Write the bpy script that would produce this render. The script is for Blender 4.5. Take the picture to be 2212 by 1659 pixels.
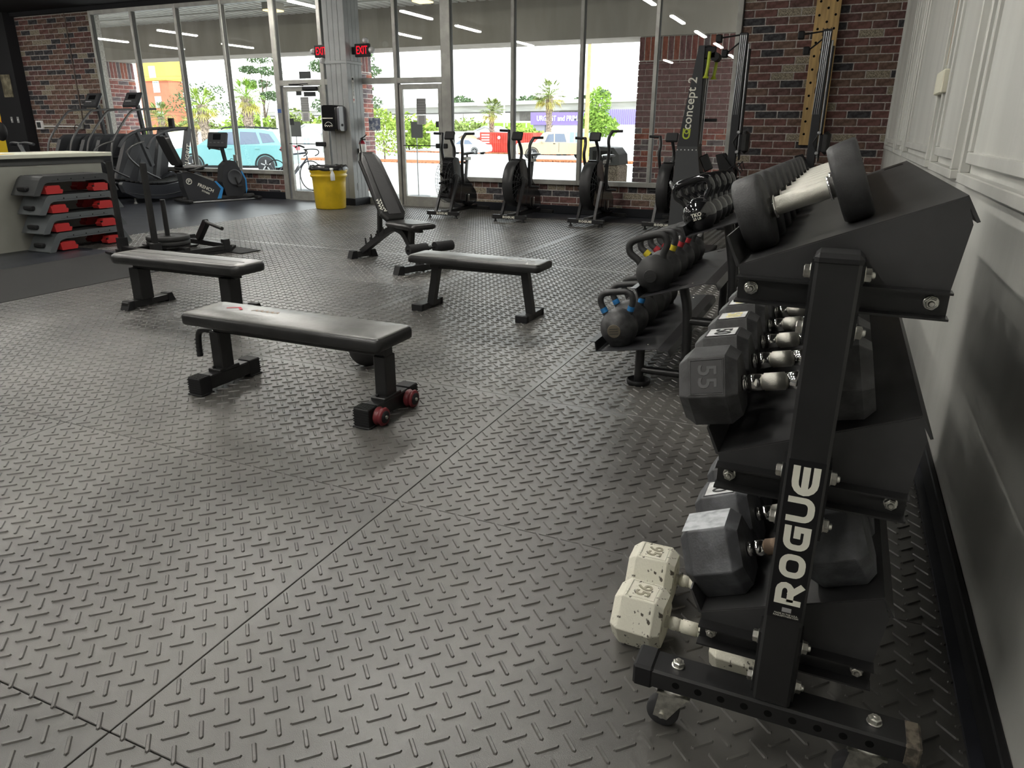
import bpy, math, random
from mathutils import Vector, Matrix
random.seed(7)
PI = math.pi
scene = bpy.context.scene
for o in list(bpy.data.objects): bpy.data.objects.remove(o, do_unlink=True)
COL = scene.collection

# ------------------------------------------------------------------ camera
FPX, YAW, PITCH, ROLL, CAMH = 1558.97, 0.418204, 0.338922, 0.005355, 1.34
def cam_axes():
    fw = Vector((-math.sin(YAW)*math.cos(PITCH), math.cos(YAW)*math.cos(PITCH), -math.sin(PITCH)))
    rt = Vector((math.cos(YAW), math.sin(YAW), 0)); up = rt.cross(fw)
    return rt*math.cos(ROLL)+up*math.sin(ROLL), -rt*math.sin(ROLL)+up*math.cos(ROLL), fw
CR, CU, CF = cam_axes()
cd = bpy.data.cameras.new('camera'); cam = bpy.data.objects.new('camera', cd); COL.objects.link(cam)
cd.sensor_fit = 'HORIZONTAL'; cd.sensor_width = 36; cd.lens = FPX/2212*36; cd.clip_start = .05; cd.clip_end = 900
m = Matrix((CR, CU, -CF)).transposed().to_4x4(); m.translation = (0, 0, CAMH)
cam.matrix_world = m
scene.camera = cam

# ------------------------------------------------------------------ world, sun, exposure
scene.view_settings.view_transform = 'Standard'; scene.view_settings.look = 'None'
scene.view_settings.gamma = 1; scene.view_settings.use_curve_mapping = False
scene.view_settings.exposure = 0.25
SKY, SUN, LED = 4.3, 3.2, 105.0
w = bpy.data.worlds.new('world'); scene.world = w; w.use_nodes = True
nt = w.node_tree; bg = nt.nodes['Background']
tc = nt.nodes.new('ShaderNodeTexCoord'); sx = nt.nodes.new('ShaderNodeSeparateXYZ'); rp = nt.nodes.new('ShaderNodeValToRGB')
nt.links.new(tc.outputs['Generated'], sx.inputs[0]); nt.links.new(sx.outputs['Z'], rp.inputs[0])
rp.color_ramp.elements[0].color = (1.0, 1.0, 1.0, 1); rp.color_ramp.elements[1].color = (.72, .84, 1.0, 1)
nt.links.new(rp.outputs[0], bg.inputs['Color']); bg.inputs['Strength'].default_value = SKY
sl = bpy.data.lights.new('sun', 'SUN'); so = bpy.data.objects.new('sun', sl); COL.objects.link(so)
sl.energy = SUN; sl.angle = .05; sl.color = (1, .95, .86)
so.rotation_euler = Vector((-.8, -.3, -1.15)).to_track_quat('-Z', 'Y').to_euler(); so.location = (20, 20, 40)

# ------------------------------------------------------------------ materials
MATS = {}
def mat(name, col, rough=.5, metal=0., spec=.5, var=0., scale=12., bump=0., bscale=90., col2=None, lo=.4, hi=.6, coat=0., emit=0., detail=4., stretch=None):
    if name in MATS: return MATS[name]
    m = bpy.data.materials.new(name); m.use_nodes = True; n = m.node_tree.nodes; l = m.node_tree.links
    b = n['Principled BSDF']; c = (*col, 1)
    b.inputs['Base Color'].default_value = c; b.inputs['Roughness'].default_value = rough
    b.inputs['Metallic'].default_value = metal; b.inputs['Specular IOR Level'].default_value = spec
    b.inputs['Coat Weight'].default_value = coat
    if emit: b.inputs['Emission Color'].default_value = c; b.inputs['Emission Strength'].default_value = emit
    if var or col2 or bump:
        t = n.new('ShaderNodeTexCoord'); src = t.outputs['Object']
        if stretch:
            mp = n.new('ShaderNodeMapping'); mp.inputs['Scale'].default_value = stretch; l.new(src, mp.inputs[0]); src = mp.outputs[0]
    if var or col2:
        nz = n.new('ShaderNodeTexNoise'); nz.inputs['Scale'].default_value = scale; nz.inputs['Detail'].default_value = detail; l.new(src, nz.inputs['Vector'])
        r = n.new('ShaderNodeValToRGB'); r.color_ramp.elements[0].position = lo; r.color_ramp.elements[1].position = hi
        r.color_ramp.elements[0].color = (*[max(0, x*(1-var)) for x in col], 1)
        r.color_ramp.elements[1].color = (*col2, 1) if col2 else (*[min(1, x*(1+var)) for x in col], 1)
        l.new(nz.outputs[0], r.inputs[0]); l.new(r.outputs[0], b.inputs['Base Color'])
    if bump:
        nb = n.new('ShaderNodeTexNoise'); nb.inputs['Scale'].default_value = bscale; nb.inputs['Detail'].default_value = 3; l.new(src, nb.inputs['Vector'])
        bp = n.new('ShaderNodeBump'); bp.inputs['Strength'].default_value = bump; bp.inputs['Distance'].default_value = .01
        l.new(nb.outputs[0], bp.inputs['Height']); l.new(bp.outputs[0], b.inputs['Normal'])
    m.diffuse_color = c; MATS[name] = m; return m
def emis(name, col, s):
    if name in MATS: return MATS[name]
    m = bpy.data.materials.new(name); m.use_nodes = True; n = m.node_tree.nodes
    for x in list(n):
        if x.type != 'OUTPUT_MATERIAL': n.remove(x)
    e = n.new('ShaderNodeEmission'); e.inputs[0].default_value = (*col, 1); e.inputs[1].default_value = s
    m.node_tree.links.new(e.outputs[0], n['Material Output'].inputs[0]); MATS[name] = m; return m
def glass(name, tint=(.93, .95, .94), rough=0.0, refl=1.0, ior=1.5):
    if name in MATS: return MATS[name]
    m = bpy.data.materials.new(name); m.use_nodes = True; n = m.node_tree.nodes; l = m.node_tree.links
    n.remove(n['Principled BSDF'])
    lw = n.new('ShaderNodeLayerWeight'); pw = n.new('ShaderNodeMath'); pw.operation = 'POWER'; pw.inputs[1].default_value = 5
    f = n.new('ShaderNodeMath'); f.operation = 'MULTIPLY_ADD'; f.inputs[1].default_value = .9; f.inputs[2].default_value = .045
    l.new(lw.outputs['Facing'], pw.inputs[0]); l.new(pw.outputs[0], f.inputs[0])
    t = n.new('ShaderNodeBsdfTransparent'); t.inputs[0].default_value = (*tint, 1)
    g = n.new('ShaderNodeBsdfGlossy'); g.inputs['Roughness'].default_value = rough
    mx = n.new('ShaderNodeMixShader'); mu = n.new('ShaderNodeMath'); mu.operation = 'MULTIPLY'; mu.inputs[1].default_value = refl; mu.use_clamp = True
    l.new(f.outputs[0], mu.inputs[0]); l.new(mu.outputs[0], mx.inputs[0]); l.new(t.outputs[0], mx.inputs[1]); l.new(g.outputs[0], mx.inputs[2])
    l.new(mx.outputs[0], n['Material Output'].inputs[0]); MATS[name] = m; return m

# ------------------------------------------------------------------ mesh builder
class MB:
    def __init__(s): s.v = []; s.f = []; s.sm = []
    def add(s, vs, fs, smooth=False, M=None):
        b = len(s.v)
        s.v += [tuple(M @ Vector(p)) for p in vs] if M is not None else [tuple(p) for p in vs]
        s.f += [tuple(i+b for i in f) for f in fs]; s.sm += [smooth]*len(fs); return s
    def box(s, a, b, M=None):
        (x0, y0, z0), (x1, y1, z1) = a, b
        vs = [(x0,y0,z0),(x1,y0,z0),(x1,y1,z0),(x0,y1,z0),(x0,y0,z1),(x1,y0,z1),(x1,y1,z1),(x0,y1,z1)]
        return s.add(vs, [(3,2,1,0),(4,5,6,7),(0,1,5,4),(1,2,6,5),(2,3,7,6),(3,0,4,7)], False, M)
    def cbox(s, c, d, M=None):
        return s.box([c[i]-d[i]/2 for i in range(3)], [c[i]+d[i]/2 for i in range(3)], M)
    def rbox(s, a, b, r=.005, M=None):
        # box with all 12 edges chamfered
        (x0,y0,z0),(x1,y1,z1) = a, b; r = min(r, abs(x1-x0)*.49, abs(y1-y0)*.49, abs(z1-z0)*.49)
        c = ((x0+x1)/2,(y0+y1)/2,(z0+z1)/2); h = ((x1-x0)/2,(y1-y0)/2,(z1-z0)/2)
        vs = []; idx = {}
        for sx in (-1,1):
            for sy in (-1,1):
                for sz in (-1,1):
                    for ax in range(3):
                        p = [sx*h[0], sy*h[1], sz*h[2]]
                        for k in range(3):
                            if k != ax: p[k] -= (sx,sy,sz)[k]*r
                        idx[(sx,sy,sz,ax)] = len(vs); vs.append([c[k]+p[k] for k in range(3)])
        fs = []
        for ax in range(3):
            o = [k for k in range(3) if k != ax]
            for sg in (-1,1):
                q = []
                for (u,v) in ((-1,-1),(1,-1),(1,1),(-1,1)):
                    k = [0,0,0]; k[ax] = sg; k[o[0]] = u; k[o[1]] = v; q.append(idx[(*k,ax)])
                flip = (sg > 0) != (ax == 1)
                fs.append(tuple(q) if flip else tuple(q[::-1]))
        for ax in range(3):          # edge chamfers along ax
            o = [k for k in range(3) if k != ax]
            for u in (-1,1):
                for v in (-1,1):
                    def key(sg, a): k = [0,0,0]; k[ax] = sg; k[o[0]] = u; k[o[1]] = v; return idx[(*k,a)]
                    fs.append((key(-1,o[0]), key(1,o[0]), key(1,o[1]), key(-1,o[1])))
        for sx in (-1,1):
            for sy in (-1,1):
                for sz in (-1,1): fs.append((idx[(sx,sy,sz,0)], idx[(sx,sy,sz,1)], idx[(sx,sy,sz,2)]))
        return s.add(vs, fs, False, M)
    def prism(s, poly, a, b, ax='y', M=None, smooth=False):
        # poly: 2D points; extruded from a to b along ax.  ax x:(y,z) y:(x,z) z:(x,y)
        def P(p, t): return {'x': (t,p[0],p[1]), 'y': (p[0],t,p[1]), 'z': (p[0],p[1],t)}[ax]
        n = len(poly); vs = [P(p,a) for p in poly]+[P(p,b) for p in poly]
        s.add(vs, [tuple(range(n))[::-1], tuple(range(n,2*n))], False, M)
        return s.add(vs, [(i,(i+1)%n,n+(i+1)%n,n+i) for i in range(n)], smooth, M)
    def tube(s, pts, r, seg=10, cap=True, M=None, closed=False, smooth=True, flat=None):
        pts = [Vector(p) for p in pts]; n = len(pts); rs = r if isinstance(r, (list,tuple)) else [r]*n
        vs = []; fs = []; up = None
        for i, p in enumerate(pts):
            if closed: d = pts[(i+1)%n]-pts[i-1]
            else: d = (pts[min(i+1,n-1)]-pts[max(i-1,0)])
            d.normalize()
            if up is None:
                up = Vector((0,0,1)) if abs(d.z) < .9 else Vector((1,0,0))
            u = (up - d*up.dot(d)).normalized(); v = d.cross(u); up = u
            # keep wall thickness on bends
            k = 1.0
            if 0 < i < n-1 or closed:
                d0 = (p-pts[i-1]).normalized(); d1 = (pts[(i+1)%n]-p).normalized()
                k = 1/max(.5, math.sqrt(max(.01,(1+d0.dot(d1))/2)))
            for j in range(seg):
                a = 2*PI*j/seg + (PI/4 if seg == 4 else 0)
                vs.append(p+u*(rs[i]*math.cos(a)*k)+v*(rs[i]*math.sin(a)*(flat or 1)))
        m = n if closed else n-1
        for i in range(m):
            for j in range(seg):
                a = i*seg+j; b = i*seg+(j+1)%seg; c = ((i+1)%n)*seg+(j+1)%seg; d_ = ((i+1)%n)*seg+j
                fs.append((a,b,c,d_))
        s.add(vs, fs, smooth and seg > 4, M)
        if cap and not closed: s.add(vs, [tuple(range(seg))[::-1], tuple(range((n-1)*seg, n*seg))], False, M)
        return s
    def lathe(s, prof, seg=24, M=None, smooth=True, cap=True):
        # profile (r, z) revolved about z
        vs = []; n = len(prof); fs = []
        for (r,z) in prof:
            for j in range(seg):
                a = 2*PI*j/seg; vs.append((r*math.cos(a), r*math.sin(a), z))
        for i in range(n-1):
            for j in range(seg): fs.append((i*seg+j, i*seg+(j+1)%seg, (i+1)*seg+(j+1)%seg, (i+1)*seg+j))
        s.add(vs, fs, smooth, M)
        if cap: s.add(vs, [tuple(range(seg))[::-1], tuple(range((n-1)*seg,n*seg))], False, M)
        return s
    def cyl(s, a, b, r, seg=16, M=None):
        return s.tube([a,b], r, seg, True, M)
    def loft(s, rings, M=None, cap=True, smooth=True, closed=False):
        n = len(rings[0]); vs = [p for r in rings for p in r]; k = len(rings); fs = []
        for i in range(k if closed else k-1):
            for j in range(n): fs.append((i*n+j, i*n+(j+1)%n, ((i+1)%k)*n+(j+1)%n, ((i+1)%k)*n+j))
        s.add(vs, fs, smooth, M)
        if cap and not closed: s.add(vs, [tuple(range(n))[::-1], tuple(range((k-1)*n,k*n))], False, M)
        return s
    def sphere(s, c, r, seg=16, rings=10, M=None):
        rr = r if isinstance(r,(list,tuple)) else (r,r,r); vs = []; fs = []
        for i in range(rings+1):
            t = PI*i/rings
            for j in range(seg):
                a = 2*PI*j/seg; vs.append((c[0]+rr[0]*math.sin(t)*math.cos(a), c[1]+rr[1]*math.sin(t)*math.sin(a), c[2]+rr[2]*math.cos(t)))
        for i in range(rings):
            for j in range(seg): fs.append((i*seg+j, (i+1)*seg+j, (i+1)*seg+(j+1)%seg, i*seg+(j+1)%seg))
        return s.add(vs, fs, True, M)
    def stroke(s, pts, wd, t=.001, closed=False, M=None):
        # flat thick 2D stroke in XY raised t along z, mitred
        pts = [p for i, p in enumerate(pts) if i == 0 or math.hypot(p[0]-pts[i-1][0], p[1]-pts[i-1][1]) > 1e-6]
        n = len(pts); P = [Vector((p[0],p[1],0)) for p in pts]; L = []; R = []
        for i in range(n):
            if closed: a = P[i-1]; b = P[(i+1)%n]; d0 = (P[i]-a).normalized(); d1 = (b-P[i]).normalized()
            else:
                d0 = (P[i]-P[i-1]).normalized() if i else (P[1]-P[0]).normalized()
                d1 = (P[i+1]-P[i]).normalized() if i < n-1 else d0
            d = (d0+d1).normalized(); nn = Vector((-d.y,d.x,0)); k = wd/2/max(.35, math.sqrt(max(0,(1+d0.dot(d1))/2)))
            L.append(P[i]+nn*k); R.append(P[i]-nn*k)
        m = n if closed else n-1
        for i in range(m):
            j = (i+1)%n; q = [L[i],R[i],R[j],L[j]]
            vs = [(p.x,p.y,0) for p in q]+[(p.x,p.y,t) for p in q]
            s.add(vs, [(4,5,6,7),(0,1,5,4),(2,3,7,6),(1,2,6,5),(3,0,4,7)], False, M)
        return s
    def mesh(s, name, m=None):
        me = bpy.data.meshes.new(name); me.from_pydata(s.v, [], s.f)
        if m: me.materials.append(m)
        if any(s.sm): me.polygons.foreach_set('use_smooth', s.sm)
        return me

def fixn(me):
    import bmesh
    bm = bmesh.new(); bm.from_mesh(me); bmesh.ops.recalc_face_normals(bm, faces=bm.faces); bm.to_mesh(me); bm.free()
def obj(name, mb, m, parent=None, world=False, bevel=0, seg=2, loc=None, label=None, norm=True):
    me = mb if isinstance(mb, bpy.types.Mesh) else mb.mesh(name, m)
    if norm and not isinstance(mb, bpy.types.Mesh): fixn(me)
    o = bpy.data.objects.new(name, me); COL.objects.link(o)
    if parent is not None:
        o.parent = parent
        if world: o.matrix_parent_inverse = basis(parent).inverted()
    if loc: o.location = loc
    if bevel:
        b = o.modifiers.new('bevel', 'BEVEL'); b.width = bevel; b.segments = seg; b.limit_method = 'ANGLE'; b.angle_limit = .6
        b.harden_normals = False
    if label: o['label'] = label
    return o
def basis(o):
    M = Matrix.LocRotScale(o.location, o.rotation_euler, o.scale)
    return M if o.parent is None else basis(o.parent) @ o.matrix_parent_inverse @ M
def thing(name, label, cat, loc=(0,0,0), rotz=0, group=None):
    o = bpy.data.objects.new(name, None); COL.objects.link(o); o.empty_display_size = .1
    o.location = loc; o.rotation_euler = (0,0,rotz); o['label'] = label; o['category'] = cat
    if group: o['group'] = group
    return o
def tag(o, label, cat, group=None):
    o['label'] = label; o['category'] = cat
    if group: o['group'] = group
    return o
def struct(name, mb=None, m=None, label=None, cat=None, **k):
    o = obj(name, mb, m, **k) if mb else bpy.data.objects.new(name, None)
    if not mb: COL.objects.link(o)
    o['kind'] = 'structure'
    if label: o['label'] = label
    if cat: o['category'] = cat
    return o
def dup(root, loc=None, rotz=None, label=None, group=None):
    def rec(o, par):
        c = o.copy(); COL.objects.link(c); c.parent = par
        if par is not None: c.matrix_parent_inverse = o.matrix_parent_inverse.copy()
        for ch in list(o.children): rec(ch, c)
        return c
    kids = list(root.children); r = root.copy(); COL.objects.link(r)
    for ch in kids: rec(ch, r)
    if loc is not None: r.location = loc
    if rotz is not None: r.rotation_euler = (0,0,rotz)
    if label: r['label'] = label
    if group: r['group'] = group
    return r
def T(x=0, y=0, z=0, rx=0, ry=0, rz=0, s=1):
    return Matrix.Translation((x,y,z)) @ Matrix.Rotation(rz,4,'Z') @ Matrix.Rotation(ry,4,'Y') @ Matrix.Rotation(rx,4,'X') @ Matrix.Diagonal((s,s,s,1))
def axes(o, x, y, z):
    m = Matrix((Vector(x), Vector(y), Vector(z))).transposed().to_4x4(); m.translation = Vector(o); return m
def arc(cx, cy, r, a0, a1, n=8):
    return [(cx+r*math.cos(math.radians(a0+(a1-a0)*i/n)), cy+r*math.sin(math.radians(a0+(a1-a0)*i/n))) for i in range(n+1)]
def rrect(x0, y0, x1, y1, r, n=4):
    return arc(x1-r,y1-r,r,0,90,n)+arc(x0+r,y1-r,r,90,180,n)+arc(x0+r,y0+r,r,180,270,n)+arc(x1-r,y0+r,r,270,360,n)
def smooth_path(pts, it=2):
    pts = [Vector(p) for p in pts]
    for _ in range(it):
        q = [pts[0]]
        for a, b in zip(pts, pts[1:]): q += [a.lerp(b,.25), a.lerp(b,.75)]
        pts = q+[pts[-1]]
    return pts
def text(body, size, name, m, parent, M, extrude=.0008, bold=0, align='CENTER', world=False, sx=1., label=None, shear=0):
    c = bpy.data.curves.new('txt', 'FONT'); c.body = body; c.size = size; c.extrude = extrude; c.offset = bold; c.align_x = align; c.align_y = 'CENTER'; c.resolution_u = 3; c.shear = shear
    to = bpy.data.objects.new('txt', c); COL.objects.link(to)
    dg = bpy.context.evaluated_depsgraph_get(); me = bpy.data.meshes.new_from_object(to.evaluated_get(dg))
    bpy.data.objects.remove(to, do_unlink=True)
    me.transform(M @ Matrix.Diagonal((sx,1,1,1))); me.materials.clear(); me.materials.append(m); me.name = name
    return obj(name, me, m, parent, world=world, label=label)
# frames for flat print: local x -> first, local y -> second, out of surface -> third
def face_my(x, y, z): return axes((x,y,z), (1,0,0), (0,0,1), (0,-1,0))      # reads left-right on a face looking at -Y
def face_px(x, y, z): return axes((x,y,z), (0,1,0), (0,0,1), (1,0,0))
# ------------------------------------------------------------------ common materials
m_rub = mat('diamond rubber', (.080,.077,.071), rough=.31, spec=.8, var=.25, scale=1.6, bump=.15, bscale=420, detail=6)
m_rub2 = mat('smooth rubber', (.03,.032,.04), rough=.38, spec=.5, var=.2, scale=3, bump=.05, bscale=300)
m_rub3 = mat('granular rubber', (.02,.02,.02), rough=.75, spec=.35, var=.5, scale=260, bump=.5, bscale=350)
m_gap = mat('gap black', (.004,.004,.004), rough=.9, spec=.1)
m_base = mat('black base', (.008,.009,.012), rough=.5, spec=.3)
m_mort = mat('mortar', (.46,.43,.40), rough=.95, spec=.1, var=.2, scale=30)
BR = [mat('brick red', (.155,.080,.070), rough=.85, spec=.2, var=.22, scale=14, bump=.15, bscale=120),
      mat('brick maroon', (.125,.072,.066), rough=.85, spec=.2, var=.25, scale=18, bump=.15, bscale=120),
      mat('brick brown', (.155,.10,.078), rough=.85, spec=.2, var=.25, scale=16, bump=.15, bscale=120),
      mat('brick charcoal', (.05,.048,.052), rough=.8, spec=.25, var=.35, scale=20, bump=.15, bscale=120),
      mat('brick buff', (.13,.11,.085), rough=.9, spec=.15, col2=(.42,.37,.28), scale=110, lo=.42, hi=.58, bump=.2, bscale=140)]
BRX = [mat('pier brick red', (.20,.075,.065), rough=.85, spec=.2, var=.2, scale=14), mat('pier brick plum', (.15,.075,.075), rough=.85, spec=.2, var=.25, scale=14),
       mat('pier brick grey', (.11,.085,.09), rough=.85, spec=.2, var=.25, scale=14), mat('pier brick rust', (.24,.085,.06), rough=.85, spec=.2, var=.2, scale=14)]
m_alu = mat('weathered aluminium', (.33,.325,.30), rough=.42, metal=.25, var=.12, scale=5)
m_aluD = mat('aluminium groove', (.06,.058,.055), rough=.6)
m_glass = glass('window glass', (.93,.95,.93), refl=1.6)
m_black = mat('black powdercoat', (.0125,.0125,.0135), rough=.38, spec=.5, bump=.06, bscale=900)
m_blackm = mat('black matte', (.009,.009,.010), rough=.6, spec=.35)
m_wallW = mat('grey painted panelling', (.52,.52,.49), rough=.32, spec=.5, var=.10, scale=2.2, stretch=(1,1,.25), bump=.05, bscale=40)
m_chrome = mat('chrome', (.85,.84,.80), rough=.12, metal=1.)
m_steel = mat('zinc bolt', (.62,.61,.56), rough=.32, metal=1., var=.2, scale=60)
m_white = mat('white paint', (.8,.8,.78), rough=.5)

# ------------------------------------------------------------------ floor: mats, tread bars
YW = 11.8
floor = struct('floor', MB().box((-22,-6,-.12), (1.0,12.0,-.014)), m_gap, label='dark sub floor under the rubber mats')
PX, OX, OY = .0805, -.725, 1.326
def bar_mesh(name, a, hi=True):
    c, s = math.cos(a), math.sin(a); L, W, H = .032, .0062, .0042
    def R(x, y, z): return (x*c-y*s, x*s+y*c, z)
    mb = MB()
    if hi:
        lo = [(-L,0),(-L*.82,-W),(L*.82,-W),(L,0),(L*.82,W),(-L*.82,W)]; tp = [(-L*.9,0),(-L*.78,-W*.5),(L*.78,-W*.5),(L*.9,0),(L*.78,W*.5),(-L*.78,W*.5)]
        vs = [R(x,y,-.001) for x,y in lo]+[R(x,y,H) for x,y in tp]
        mb.add(vs, [(i,(i+1)%6,6+(i+1)%6,6+i) for i in range(6)]+[(6,7,8,9,10,11)])
    else:
        vs = [R(-L,-W,-.001),R(L,-W,-.001),R(L,W,-.001),R(-L,W,-.001),R(-L*.8,0,H),R(L*.8,0,H)]
        mb.add(vs, [(0,1,5,4),(1,2,5),(2,3,4,5),(3,0,4)])
    return mb
bV, bH = bar_mesh('tread_bar', -PI/4), bar_mesh('tread_bar', PI/4)
bVl, bHl = bar_mesh('tread_bar', -PI/4, False), bar_mesh('tread_bar', PI/4, False)
meV, meH = bV.mesh('tread_bar', m_rub), bH.mesh('tread_bar', m_rub)
xe = [.455,-1.40,-3.27,-5.14,-7.01,-8.55]; ye = [-.41,.83,2.065,3.30,4.535,5.77,7.005,8.24,9.475,10.95]
mats_ = []
for i in range(5):
    for j in range(9):
        x1, x0, y0, y1 = xe[i], xe[i+1], ye[j], ye[j+1]
        if j == 8: y1 = 11.75 if i >= 3 else 10.95
        if y0 < 5.7:
            if i == 4: continue
            if i == 3: x0 = -6.08
        mats_.append((x0,x1,y0,y1))
bars = []
for ix in range(-100, 16):
    for iy in range(-25, 134):
        for k in (0, 1):
            x = OX+PX*(ix+.5*k); y = OY+PX*(iy+.5*k)
            for q, (x0,x1,y0,y1) in enumerate(mats_):
                if x0+.012 < x < x1-.012 and y0+.012 < y < y1-.012: bars.append((x,y,k,q)); break
def proj(x, y, z):
    v = Vector((x,y,z-CAMH)); d = v.dot(CF)
    return (1106+FPX*v.dot(CR)/d, 829.5-FPX*v.dot(CU)/d) if d > .05 else (-9,-9)
near = []
for b in bars:
    px, py = proj(b[0], b[1], 0)
    if -20 < px < 2230 and -20 < py < 1675 and b[1] < 1.7: near.append((b[0]**2+b[1]**2, b))
near.sort(); near = set(b for _, b in near[:300])
matob = []
for q, (x0,x1,y0,y1) in enumerate(mats_):
    mo = obj('rubber_mat', MB().rbox((x0+.0018,y0+.0018,-.0135), (x1-.0018,y1-.0018,0), .0015), m_rub, floor); matob.append(mo)
    mb = MB()
    for b in bars:
        if b[3] == q and b not in near:
            src = (bVl if b[2] == 0 else bHl) if b[1] > 5.5 else (bV if b[2] == 0 else bH)
            o = len(mb.v); mb.v += [(p[0]+b[0], p[1]+b[1], p[2]) for p in src.v]; mb.f += [tuple(t+o for t in f) for f in src.f]; mb.sm += src.sm
    if mb.v:
        t = obj('tread_pattern', mb, m_rub, mo, norm=False); t['kind'] = 'stuff'
for b in near:
    o = bpy.data.objects.new('tread_bar', meV if b[2] == 0 else meH); COL.objects.link(o); o.parent = matob[b[3]]; o.location = (b[0], b[1], 0)
obj('rubber_strip', MB().box((-6.38,10.953,-.0135), (.43,11.78,-.001)), m_rub2, floor)
obj('rubber_sheet', MB().box((-22,5.773,-.0135), (-8.553,11.78,-.001)), m_rub2, floor)
obj('rubber_sheet', MB().box((-22,-6,-.0135), (-7.55,5.768,-.001)), m_rub2, floor)
obj('granular_mat', MB().rbox((-7.54,-1,-.0135), (-6.085,5.768,.004), .003), m_rub3, floor)
obj('rubber_sheet', MB().box((-7.54,-6,-.0135), (1.0,-.42,-.001)), m_rub2, floor)

# ------------------------------------------------------------------ shell
m_ceil = mat('black ceiling', (.02,.02,.022), rough=.85, spec=.2)
m_back = mat('room wall grey', (.32,.32,.31), rough=.7, spec=.2)
struct('ceiling', MB().box((-22,-6,3.72), (1.2,12.0,3.95)), m_ceil)
struct('wall_back', MB().box((-22,-6.2,-.1), (1.2,-6,3.95)), m_back)
struct('wall_left', MB().box((-22.2,-6.2,-.1), (-22,12,3.95)), m_back)
hd = MB().box((-22,11.7,3.64), (-1.66,12.0,3.95))
struct('trim_1', hd, m_ceil, label='black header above the storefront windows')

def bricks(parent, M, L, z0, z1, pal, wts, cl=.31, ch=.103, d=.026, seed=1, limit=300, header=False, soldier=0., vis=None):
    """running-bond bricks; local u along the wall, v up, w out"""
    rnd = random.Random(seed); n = 0; meshes = []; bl, bh = cl-.014, ch-.0135
    key = (cl, ch, d, pal[0].name)
    if key not in BCACHE: BCACHE[key] = [MB().rbox((-bl/2,-bh/2,-.02), (bl/2,bh/2,d-.02), .004).mesh('brick', p) for p in pal]; [fixn(q) for q in BCACHE[key]]
    meshes = BCACHE[key]; rest = MB(); v = z0; row = 0; rot = M.to_euler()
    while v < z1-.02:
        h = min(ch, z1-v); hdr = header and z1-v < ch*1.5
        step = cl/2 if hdr else cl; u = -(step/2 if row % 2 else 0) - rnd.random()*.02
        while u < L-.02:
            a, b = max(0, u), min(L, u+step)
            if b-a > .04:
                k = rnd.choices(range(len(pal)), wts)[0]; sc = (b-a-.014)/bl; c = (a+b)/2
                if n < limit:
                    o = bpy.data.objects.new('brick', meshes[k]); COL.objects.link(o); o.parent = parent
                    o.location = M @ Vector((c, v+h/2, rnd.uniform(-.0015,.0015))); o.rotation_euler = rot; o.scale = (sc, (h-.0135)/bh, 1); n += 1
                else: rest.box((a+.005,v+.005,-.02), (b-.005,v+h-.005,d-.02), M)
            u += step
        v += h; row += 1
    if rest.v:
        t = obj('brick_courses', rest, pal[1], parent); t['kind'] = 'stuff'
BCACHE = {}
WT = [5,4,4,3,2.2]
# right brick wall (floor to ceiling), part under the right windows, part under the left windows, left brick wall
wr = struct('wall_front_right', MB().box((-1.66,YW,-.1), (1.2,12.0,3.95)), m_mort, label='dark multicoloured brick wall beside the right windows')
bricks(wr, face_my(-1.66, YW, 0), 2.10, .068, 3.70, BR, WT, seed=3)
wu = struct('wall_front_middle', MB().box((-6.38,YW,-.1), (-1.66,12.0,.475)), m_mort, label='low brick wall under the right windows')
bricks(wu, face_my(-6.38, YW, 0), 4.72, .068, .475, BR, [4,3,5,3,1.5], seed=5, header=True)
wl = struct('wall_front_centre', MB().box((-15.0,YW,-.1), (-10.12,12.0,.475)), m_mort, label='low brick wall under the left windows')
bricks(wl, face_my(-15.0, YW, 0), 4.88, .068, .475, BR, [3,3,5,3,2], seed=8, header=True)
wq = struct('wall_front_left', MB().box((-17.5,YW,-.1), (-15.0,12.0,3.95)), m_mort, label='brown brick wall left of the windows behind the stair climbers')
bricks(wq, face_my(-17.45, YW, 0), 2.45, .068, 3.63, BR, [2,3,6,3,2.2], seed=11)
for n_, (a, b) in enumerate([(-6.38,.42),(-15.0,-10.12)]):
    struct('baseboard_%d' % (n_+1), MB().rbox((a,YW-.05,0), (b,YW-.006,.135), .006), m_base)
# black painted wall end, with plaque and switches
bw = struct('wall_black', MB().box((-18.25,11.55,-.1), (-17.45,12.0,3.8)), mat('black wall paint', (.011,.011,.013), rough=.6, spec=.3))
struct('wall_far_left', MB().box((-22,YW,-.1), (-20.6,12,3.95)), m_base)
struct('wall_far_left_low', MB().box((-20.6,YW,-.1), (-18.25,12,.5)), m_base)

# ------------------------------------------------------------------ storefront windows and doors
ZH, ZS = 3.62, .55
def mullion(par, x, z0, z1, wd=.055, name='mullion'):
    mb = MB().rbox((x-wd/2,YW-.055,z0), (x+wd/2,YW+.065,z1), .004)
    o = obj(name, mb, m_alu, par)
    obj('groove', MB().box((x+wd/2-.002,YW-.03,z0), (x+wd/2+.008,YW+.04,z1)), m_aluD, o)
def pane(par, x0, x1, z0, z1, t=.006):
    obj('glass_pane', MB().box((x0,YW+.004,z0), (x1,YW+.004+t,z1)), m_glass, par)
def rail(par, x0, x1, z0, z1, name='rail', d0=-.05, d1=.06):
    return obj(name, MB().rbox((x0,YW+d0,z0), (x1,YW+d1,z1), .004), m_alu, par)
wn = 0
def window(x0, x1, wd=.055, zs=ZS):
    global wn; wn += 1
    w_ = struct('window_%d' % wn); mullion(w_, x0, zs-.07, ZH+.02, wd)
    rail(w_, x0, x1, zs-.075, zs, 'sill', -.075); rail(w_, x0, x1, ZH-.055, ZH+.03, 'head'); pane(w_, x0, x1, zs, ZH-.05); return w_
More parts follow.
